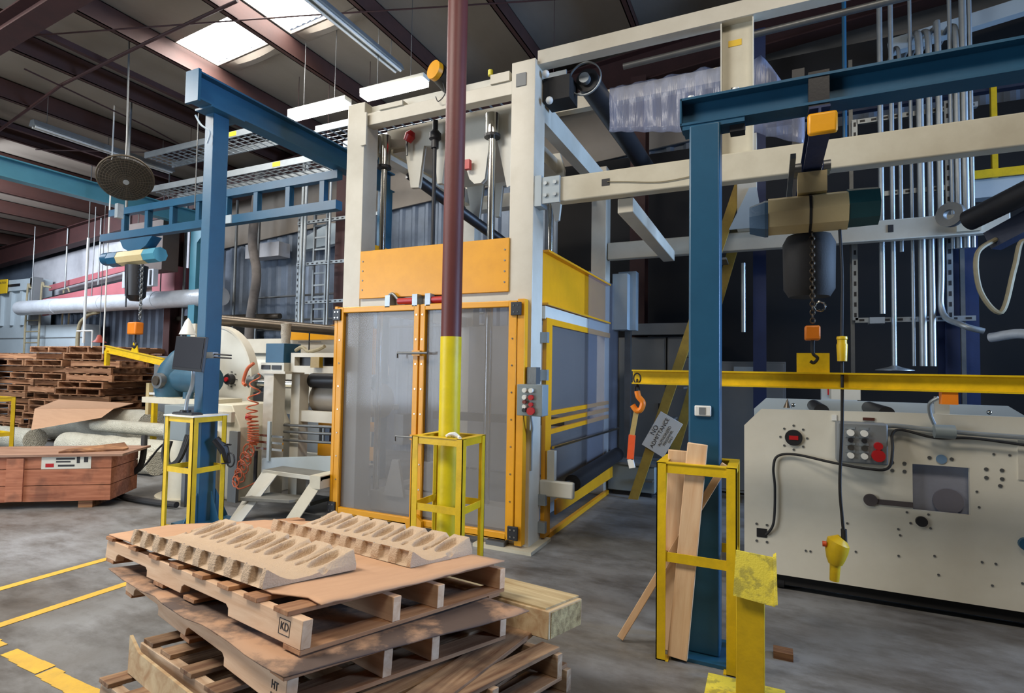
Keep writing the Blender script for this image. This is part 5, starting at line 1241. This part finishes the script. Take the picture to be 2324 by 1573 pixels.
# ================================================================== WHITE MACHINE
t = thing('white_roller_machine', 'large off-white machine side panel with square grey recess at right', 'machine', (.8, 5.0, 0)); W = t
h0, h1, k0, k1 = .885, 1.195, .69, 1.0
mb = MB()
mb.prism([(-.17, 4.58, .12), (h0, 4.58, .12), (h0, 4.58, 1.345), (-.05, 4.58, 1.33), (-.17, 4.58, 1.2)], (0, .03, 0))
mb.box(h0, h1, 4.58, 4.61, .12, k0); mb.box(h0, h1, 4.58, 4.61, k1, 1.345); mb.box(h1, 3.2, 4.58, 4.61, .12, 1.345)
part('side_panel', mb, MACH, t, smooth=False)
mb = MB().prism([(-.12, 5.4, .12), (1.9, 5.4, .12), (1.9, 5.4, 1.2), (1.65, 5.4, 1.38), (-.02, 5.4, 1.38), (-.12, 5.4, 1.28)], (0, .03, 0))
part('rear_panel', mb, BGREY, t, smooth=False)
part('recess_plate', MB().box(h0 - .02, h1 + .02, 4.64, 4.66, k0 - .02, k1 + .02), mat('recess_slate', rgb(140, 142, 154), .5), t, 'slate grey recessed plate')
part('recess_roll', MB().cyl((1.09, 4.625, .76), (1.09, 4.64, .76), .085, 28), mat('recess_shadow_grey', rgb(112, 110, 120), .5), t)
part('base_frame', MB().box(-.1, 3.2, 4.75, 5.35, 0.0, .12), WALLD, t); part('base_skid', MB().box(-.1, 3.2, 4.62, 4.72, 0.04, .12), WALLD, t)
part('caster', MB().cyl((.06, 4.66, .05), (.1, 4.66, .05), .045, 16), BLACK, t)
for x in (.35, .75): part('inner_roller', MB().cyl((x, 4.62, 1.33), (x, 5.4, 1.33), .05, 20), BLACK, t, 'dark inner roller')
part('inner_fill', MB().box(-.05, 3.1, 4.75, 5.35, .3, 1.1), WALLD, t)
g = part('round_port', MB().cyl((.165, 4.56, 1.13), (.165, 4.58, 1.13), .058, 32), BLACK, t, 'black round port')
part('port_centre', MB().box(.135, .195, 4.556, 4.56, 1.115, 1.145), RED, g, 'red bar in the port')
def screw(x, z, r, dy=.006): part('screw', MB().cyl((x, 4.58 - dy, z), (x, 4.58, z), r, 8), STEEL, W)
for k in range(8): screw(.165 + .088 * math.cos(k * PI / 4), 1.13 + .088 * math.sin(k * PI / 4), .008)
part('cable_port', MB().box(-.085, -.015, 4.576, 4.58, .375, .44), BLACK, t)
for x, z in ((-.085, .47), (-.015, .47), (-.085, .345), (-.015, .345)): screw(x, z, .009)
for x, z in ((.77, 1.0), (.84, 1.0), (.77, .945), (.84, .945), (1.28, 1.0), (1.36, 1.0), (1.28, .945), (1.36, .945), (1.35, .9), (.98, 1.05), (1.1, 1.05)): screw(x, z, .012)
for x, z in ((.85, .67), (.97, .67), (.87, .6), (.98, .58), (.8, .55), (.81, .51), (1.23, .85), (1.24, .75), (.45, .37), (.55, .36), (1.0, .4), (1.25, .4), (1.32, .4), (.8, .37), (1.02, .28), (1.3, .26), (1.45, .3), (.24, .32), (.27, .32), (.5, .55), (1.4, 1.1), (1.32, 1.1)): screw(x, z, .0075)
part('blue_cap', MB().cyl((1.045, 4.572, 1.045), (1.045, 4.58, 1.045), .03, 20), mat('pale_blue_cap', rgb(110, 140, 170), .4), t, 'pale blue round cap')
part('black_knob', MB().cyl((.93, 4.56, .62), (.93, 4.58, .62), .034, 24), BLACK, t)
part('lever_boss', MB().cyl((.64, 4.565, .73), (.64, 4.58, .73), .042, 24), mat('dusty_dark_grey', rgb(84, 76, 76), .6), t)
part('lever_slot', MB().box(.67, .885, 4.572, 4.58, .705, .74), mat('dusty_dark_grey', rgb(84, 76, 76)), t)
part('right_cover', MB().box(1.44, 1.6, 4.57, 4.58, .95, 1.2), CREAM, t); part('blue_knob', MB().cyl((1.47, 4.55, .55), (1.47, 4.58, .55), .04, 16), BLUE, t)
g = part('control_box', MB().box(.43, .73, 4.46, 4.58, .99, 1.27), GREYC, t, 'grey push-button control box', bev=.012)
for (x, z, m, r) in ((.51, 1.2, WHITE, .022), (.59, 1.2, WHITE, .022), (.51, 1.15, BLACK, .016), (.59, 1.15, BLACK, .016), (.51, 1.1, CHROME, .02), (.59, 1.1, CHROME, .02), (.51, 1.045, WHITE, .02), (.59, 1.045, WHITE, .02), (.67, 1.12, RED, .026), (.67, 1.055, RED, .04)):
    part('push_button', MB().cyl((x, 4.43, z), (x, 4.46, z), r, 16), m, g)
for z in (1.232, 1.175, 1.122, 1.072):
    for x in (.51, .59): part('legend_plate', MB().box(x - .028, x + .028, 4.456, 4.46, z - .008, z + .008), GALV, g)
part('sticker', MB().box(.41, .44, 4.57, 4.58, 1.27, 1.31), WHITE, t); part('sticker', MB().box(.6, .67, 4.57, 4.58, 1.28, 1.3), mat('brown_sticker', rgb(80, 40, 30), .5), t)
part('conduit', MB().tube(smoothpts([(.7, 4.53, 1.25), (.8, 4.54, 1.255), (1.0, 4.54, 1.24), (1.5, 4.54, 1.22), (3.0, 4.54, 1.2)]), .016, 10), GALV, t)
part('conduit_box', MB().cyl((.99, 4.5, 1.235), (1.1, 4.5, 1.235), .045, 16), GREYE, t)
part('bracket_plate', MB().box(1.02, 1.1, 4.6, 4.63, 1.3, 1.46), WHITEP, t)
part('silver_hose', MB().tube(smoothpts([(1.0, 4.54, 1.28), (.97, 4.5, 1.35), (.96, 4.45, 1.42), (1.0, 4.42, 1.46)]), .012, 8), GALV, t)
part('black_cable', MB().tube(smoothpts([(-.02, 4.57, .4), (.03, 4.55, .5), (.04, 4.55, .75), (.03, 4.55, .9), (.06, 4.55, .99), (.18, 4.55, 1.01), (.4, 4.5, .98), (.6, 4.43, .965), (.72, 4.42, .98), (.75, 4.44, 1.1), (.76, 4.5, 1.2), (.82, 4.53, 1.23), (1.0, 4.52, 1.19), (1.2, 4.52, 1.2), (1.5, 4.53, 1.17)]), .009, 8), RUBBER, t, 'black cable looping under the control box')
part('top_cone', MB().lathe([(.03, 0), (.01, .05), (.001, .07)], (.13, 4.7, 1.34)), BROWNR, t)
for x in (.17, 1.35): part('lamp', MB().ball((x, 4.75, 1.36), .015), CHROME, t)
part('red_box', MB().box(.5, .72, 5.6, 5.8, 1.38, 1.5), WHITEP, t)
for (x, y, z, lab) in ((.62, 6.2, 1.3, 'white stand with red box behind the white machine'),):
    u = thing('equipment_stand', lab, 'stand', (x, y, 0)); part('post', MB().box(x - .15, x + .15, y, y + .1, 0, 1.6), BGREY, u); part('red_box', MB().box(x - .1, x + .06, y - .04, y, 1.4, 1.52), RED, u)
# bollard, blocks
t = thing('yellow_bollard', 'yellow steel bollard with bent chipped cap plate at lower right', 'bollard', (-.08, 2.95, 0))
part('post', MB().box(-.145, -.02, 2.88, 3.0, .0, .56), YEL, t, bev=.004)
part('cap_plate', MB().prism([(-.155, 2.845, .55), (.025, 2.845, .53), (.02, 2.9, .735), (-.145, 2.9, .745)], (0, .012, 0)), YELD, t, 'chipped pale yellow cap plate')
part('cap_side', MB().prism([(.02, 2.835, .54), (.035, 2.835, .545), (.03, 2.89, .75), (.016, 2.89, .74)], (0, .05, 0)), YELD, t)
part('cap_top', MB().box(-.14, .02, 2.86, 3.0, .555, .57), YELD, t)
part('base_plate', MB().box(-.29, .07, 2.86, 3.12, 0, .03), YELD, t, 'chipped yellow base plate')
solo('floor_wood_block', MB().box(.02, .12, 3.5, 3.58, 0, .04), W_FAR, 'small brown wood block on the floor behind the bollard', 'wood block')
t = cage((-.575, 3.19), .42, .34, 1.085, 'yellow guard around the right blue post holding loose lumber')
# lumber
def plank(name, p, q, w, th, m, lab, face=(0, -1, 0)):
    P, Q = Vector(p), Vector(q); d = Q - P; t_ = d.length
    mb = MB().box(-w / 2, w / 2, -th / 2, th / 2, 0, t_)
    o = mk(name, mb, m, Vector((0, 0, 0)), bev=.003)
    z = d.normalized(); y = -Vector(face); y = (y - z * y.dot(z)).normalized(); x = y.cross(z)
    R = Matrix((x, y, z)).transposed().to_4x4(); R.translation = P; o.matrix_world = R
    return tag(o, lab, 'lumber', 'loose lumber in the right column guard')
plank('lumber_board', (-.462, 3.225, .02), (-.36, 3.245, 1.2), .105, .036, W_LUM, 'longest pale board leaning in the right yellow guard')
plank('lumber_board', (-.5, 3.34, .56), (-.482, 3.36, 1.14), .11, .036, W_LUM, 'short pale board with a dark knot in the right yellow guard', (.15, -1, 0))
plank('lumber_strip', (-.80, 3.298, .02), (-.22, 3.303, 1.09), .04, .02, W_LUM, 'thin pale wood strip leaning diagonally out of the right yellow guard')
plank('lumber_offcut', (-.53, 3.33, .0), (-.505, 3.345, .56), .07, .03, W_LUM, 'short offcut standing at the bottom of the right yellow guard')
# ================================================================== FOREGROUND PALLET STACK
EX, EY, EN = Vector((.2129, .9706, -.1126)), Vector((-.9768, .2089, -.0461)), Vector((-.0212, .1198, .9926))
O = Vector((-1.363, 1.363, .776))
def place(o, x, y, h, rz=0):
    B = Matrix((EX, EY, EN)).transposed().to_4x4(); B.translation = O + EX * x + EY * y + EN * h
    o.matrix_world = B @ Matrix.Rotation(math.radians(rz), 4, 'Z')
G = 'pallets in the foreground stack'
def stringer_mb(x, L, hgt=.089, th=.038, notches=((.27, .50), (.70, .92))):
    # profile in the y-z plane with two rounded fork notches cut from the bottom; top at z=0
    pr = [(0, 0), (0, -hgt)]
    for a, b in notches:
        a *= L; b *= L; d = .038
        if b - a < .05: continue
        pr += [(a, -hgt), (a + .005, -hgt + d * .7), (a + .025, -hgt + d), (b - .025, -hgt + d), (b - .005, -hgt + d * .7), (b, -hgt)]
    pr += [(L, -hgt), (L, 0)]
    # split into strips for clean quads
    mb = MB()
    mb.prism([(x, y, z) for y, z in pr], (th, 0, 0)); return mb
def big_pallet(name, W, L, lab, sm, dm, frac=(0, .37, .60, 1), boards=None, bottom=(0.02, .5, 1.45), xo=0, jit=.0):
    t = thing(name, lab, 'pallet', (0, 0, 0), G); ORG[t.name] = Vector((0, 0, 0))
    for f in frac: part('stringer', stringer_mb(f * (W - .038), L), sm, t, bev=.002)
    for y in boards:
        part('deck_board', MB().box(-.012 + random.uniform(-jit, jit), W + random.uniform(-jit, jit), y, y + .09, .0005, .017), dm, t, bev=.002)
    for y in bottom:
        part('bottom_board', MB().box(0, W, y, y + .1, -.105, -.0895), dm, t, bev=.002)
    return t
A = big_pallet('wooden_pallet', 1.07, 1.757, 'topmost clean pine pallet carrying the moulded trays', W_TOP, W_TOPX, boards=(.07, .27, .47, .68, .9, 1.12, 1.36, 1.66), bottom=(0.0, .75, 1.05, 1.64))
stamp = text('heat_treatment_stamp', 'KD', .036, (-.001, .10, -.04), (0, -1, 0), (0, 0, 1), INK, A)
fr = MB()
for (y0, y1, z0, z1) in ((.068, .07, -.066, -.016), (.132, .134, -.066, -.016), (.068, .134, -.018, -.016), (.068, .134, -.066, -.064)): fr.box(-.0012, -.0002, y0, y1, z0, z1)
part('stamp_frame', fr, INK, A)
place(A, 0, 0, 0)
B2 = big_pallet('wooden_pallet', .99, 1.66, 'second pallet from the top with soiled cardboard on it', W_TOP, W_TOPX, boards=(.0, .24, .5, .78, 1.05, 1.3, 1.56), bottom=(0.0, .78, 1.55))
text('heat_treatment_stamp', 'HT', .034, (-.001, .07, -.035), (0, -1, 0), (0, 0, 1), INK, B2)
text('heat_treatment_stamp', 'KD', .034, (-.001, .07, -.07), (0, -1, 0), (0, 0, 1), INK, B2)
place(B2, -.075, -.06, -.138, -4.5)
C3 = big_pallet('wooden_pallet', 1.12, 1.3, 'third pallet with weathered boards turned out at the lower left', W_OLDY, W_OLD, boards=(.02, .2, .4, .62, .82, 1.04, 1.2), bottom=(0, .6, 1.18), jit=.02)
place(C3, -.1, -.36, -.27, 0)
D4 = big_pallet('wooden_pallet', 1.36, 1.32, 'fourth pallet with whitewashed stringer and corner out at lower right', W_OLDY, W_OLD, boards=(.02, .22, .42, .62, .82, 1.02, 1.22), bottom=(0, .6, 1.2))
place(D4, -.17, -.34, -.392, 1.5)
for k, (h, nm) in enumerate(((.285, 'fifth'), (.14, 'sixth'))):
    Q = big_pallet('wooden_pallet', 1.2, 1.2, nm + ' pallet from the top, hidden low in the stack', W_OLDY, W_OLD, boards=(.02, .22, .42, .62, .82, 1.08), bottom=(0, .55, 1.1))
    Bm = Matrix((Vector((.215, .977, 0)), Vector((-.977, .215, 0)), Vector((0, 0, 1)))).transposed().to_4x4()
    Bm.translation = Vector((-1.38, 1.45, h - .075)); Q.matrix_world = Bm
# plywood strip and blue board peeping out of the third layer
s = MB().prism([(-.135, .2, -.12), (-.135, .93, -.1), (-.135, .96, .03), (-.135, .86, -.01), (-.135, .2, -.03)], (.012, 0, 0))
o = mk('plywood_strip', s, W_BLK, Vector((0, 0, 0))); place(o, 0, 0, -.27); tag(o, 'thin plywood strip leaning against the left of the third pallet', 'plywood')
o = mk('painted_board', MB().box(-.06, 1.0, .66, .72, -.012, .0), mat('pale_blue_board', rgb(176, 190, 200), .7, 0, .4, rgb(120, 120, 120), 8), Vector((0, 0, 0))); place(o, 0, -.34, -.275); tag(o, 'pale blue board between the weathered deck boards', 'board')
# timber block
t = thing('timber_block', 'thick cut timber block sticking out at the right of the stack', 'timber', (0, 0, 0)); ORG[t.name] = Vector((0, 0, 0))
part('beam', MB().box(1.06, 1.35, -.26, .62, -.25, -.132), W_BLK, t, bev=.004)
part('end_grain', MB().box(1.075, 1.335, -.264, -.26, -.245, -.138), W_END, t, 'chipped end grain')
part('top_board', MB().box(1.07, 1.36, -.235, .6, -.132, -.124), wood('osb_board', rgb(208, 190, 150), rgb(150, 124, 84), 'Y', .6, 0), t)
place(t, 0, 0, -.006, 0)
t = thing('loose_plank', 'wide pale plank laid under the timber block on the right', 'plank', (0, 0, 0)); ORG[t.name] = Vector((0, 0, 0))
part('plank', MB().box(.1, 1.28, -.3, -.16, -.02, 0), W_OLD, t, bev=.003)
place(t, -.05, -.1, -.245, 12)
t = thing('loose_stringer', 'loose dark stringer lying on the timber block', 'plank', (0, 0, 0)); ORG[t.name] = Vector((0, 0, 0))
part('plank', MB().box(.98, 1.06, 0.02, .5, -.126, -.106), W_TOPX, t)
place(t, 0, 0, 0, 0)

# cardboard sheets
def sheet(name, outline, z, m, lab, warp, th=.005, seed=3):
    # triangulated sheet from an outline, gridded so it can sag between the boards
    bm = bmesh.new(); vs = [bm.verts.new((x, y, 0)) for x, y in outline]; bm.faces.new(vs)
    xs = [p[0] for p in outline]; ys = [p[1] for p in outline]
    for k in range(1, 26):
        for ax, lo, hi in (((1, 0, 0), min(xs), max(xs)), ((0, 1, 0), min(ys), max(ys))):
            c = lo + (hi - lo) * k / 26
            bmesh.ops.bisect_plane(bm, geom=bm.verts[:] + bm.edges[:] + bm.faces[:], plane_co=tuple(c * a for a in ax), plane_no=ax)
    for v in bm.verts: v.co.z = warp(v.co.x, v.co.y)
    me = bpy.data.meshes.new(name); bm.to_mesh(me); bm.free(); me.materials.append(m); me.shade_smooth()
    o = bpy.data.objects.new(name, me); COL.objects.link(o)
    sd = o.modifiers.new('thickness', 'SOLIDIFY'); sd.thickness = th; sd.offset = 1
    place(o, 0, 0, z); return tag(o, lab, 'cardboard')
def jag(p, q, n, amp):
    p, q = Vector((*p, 0)), Vector((*q, 0)); d = (q - p); a = Vector((-d.y, d.x, 0)).normalized()
    return [tuple((p + d * (i / n) + a * random.uniform(-amp, amp))[:2]) for i in range(1, n)]
ol = [(.0, 1.75)] + jag((.0, 1.75), (.05, .3), 14, .006) + [(.04, .26), (.10, .13), (.085, .03)] + jag((.085, .03), (1.045, .0), 16, .008) + [(1.06, .0), (1.05, 1.45), (.82, 1.72), (.36, 1.84)]
sheet('cardboard_sheet', ol, .0185, CARD, 'large tan cardboard sheet under the moulded trays', lambda x, y: .003 * math.sin(x * 9 + y * 3) + .003 + (.012 * max(0, (.3 - y)) if x > .3 else 0) + .02 * max(0, x - .9) * 2 * (y < .4))
ol = [(-.03, 1.60)] + jag((-.03, 1.60), (-.1, -.08), 14, .012) + [(-.1, -.08)] + jag((-.1, -.08), (.92, -.24), 12, .004) + [(.94, -.235), (1.0, .9), (.9, 1.5)]
sheet('cardboard_sheet', ol, -.1185, CARDD, 'soiled brown cardboard sheet on the second pallet', lambda x, y: .002 * math.sin(x * 7) + .002)

# moulded pulp trays
def tray_height(u, v, L, Wd):
    # u along the tray, v across it (0 = scalloped front wall, Wd = ramped back edge)
    per = .155; k = int(u / per); ph = (u - k * per) / per
    edge = .066 * max(0, 1 - v / .13) ** 1.5
    r0 = Wd * .46; r = max(0, (v - r0) / (Wd - r0))
    back = .066 * r ** 1.15
    d = min(ph, 1 - ph)                      # distance to the groove between two lobes
    dip = max(0, 1 - d / .16) * (.3 if k % 3 else .85)
    back *= 1 - dip * min(1, r * 2)
    h = .012 + max(edge, back)
    a, b = .043, Wd * .2; e = ((ph - .5) * per / a) ** 2 + ((v - Wd * .74) / b) ** 2
    if e < 1: h = min(h, .010 + .032 * e ** 2)
    e = ((d * per) / .017) ** 2 + ((v - Wd * .62) / .022) ** 2
    if e < 1: h = min(h, .006 + .014 * e)
    return h
def pulp(name, L, Wd, lab):
    nu, nv = 300, 84; vs = []; fs = []
    for i in range(nu + 1):
        u = L * i / nu
        sc = .5 - .5 * math.cos(2 * PI * u / .122)
        for j in range(nv + 1):
            v = Wd * j / nv
            if j == 0: vs.append((0.006, u, 0.0)); continue
            h = tray_height(u, v, L, Wd)
            x = v
            if j <= 3:
                h = (.062 if sc > .25 else .062) * (j / 3.0) if j < 3 else .064
                x = (.024 * (sc > .35) * min(1, (sc - .35) * 4)) * (1 if j < 3 else .8) + .004 * j
                if sc > .35 and j == 1: h = .010
            n_ = noise.noise(Vector((u * 30, v * 30, 0))) * .0012
            vs.append((x, u, h + n_ + .001))
    N = nv + 1
    for i in range(nu):
        for j in range(nv): fs.append((i * N + j, (i + 1) * N + j, (i + 1) * N + j + 1, i * N + j + 1))
    # skirts at the ends and the back
    def skirt(idx):
        b = len(vs)
        for k in idx: vs.append((vs[k][0], vs[k][1], 0))
        for k in range(len(idx) - 1): fs.append((idx[k], idx[k + 1], b + k + 1, b + k))
    skirt([j for j in range(N)]); skirt([nu * N + j for j in range(N)]); skirt([i * N + nv for i in range(nu + 1)])
    mb = MB().add(vs, fs)
    o = mk(name, mb, PULP, Vector((0, 0, 0))); o.data.set_sharp_from_angle(angle=1.2)
    return tag(o, lab, 'moulded tray', 'moulded pulp trays on the top pallet')
T1 = pulp('moulded_pulp_tray', 1.1, .43, 'moulded pulp tray nearer the camera on the cardboard sheet')
place(T1, .025, .31, .031, 2.6)
T2 = pulp('moulded_pulp_tray', 1.13, .42, 'moulded pulp tray farther back, nearer the column guard')
place(T2, .64, .20, .031, .5)
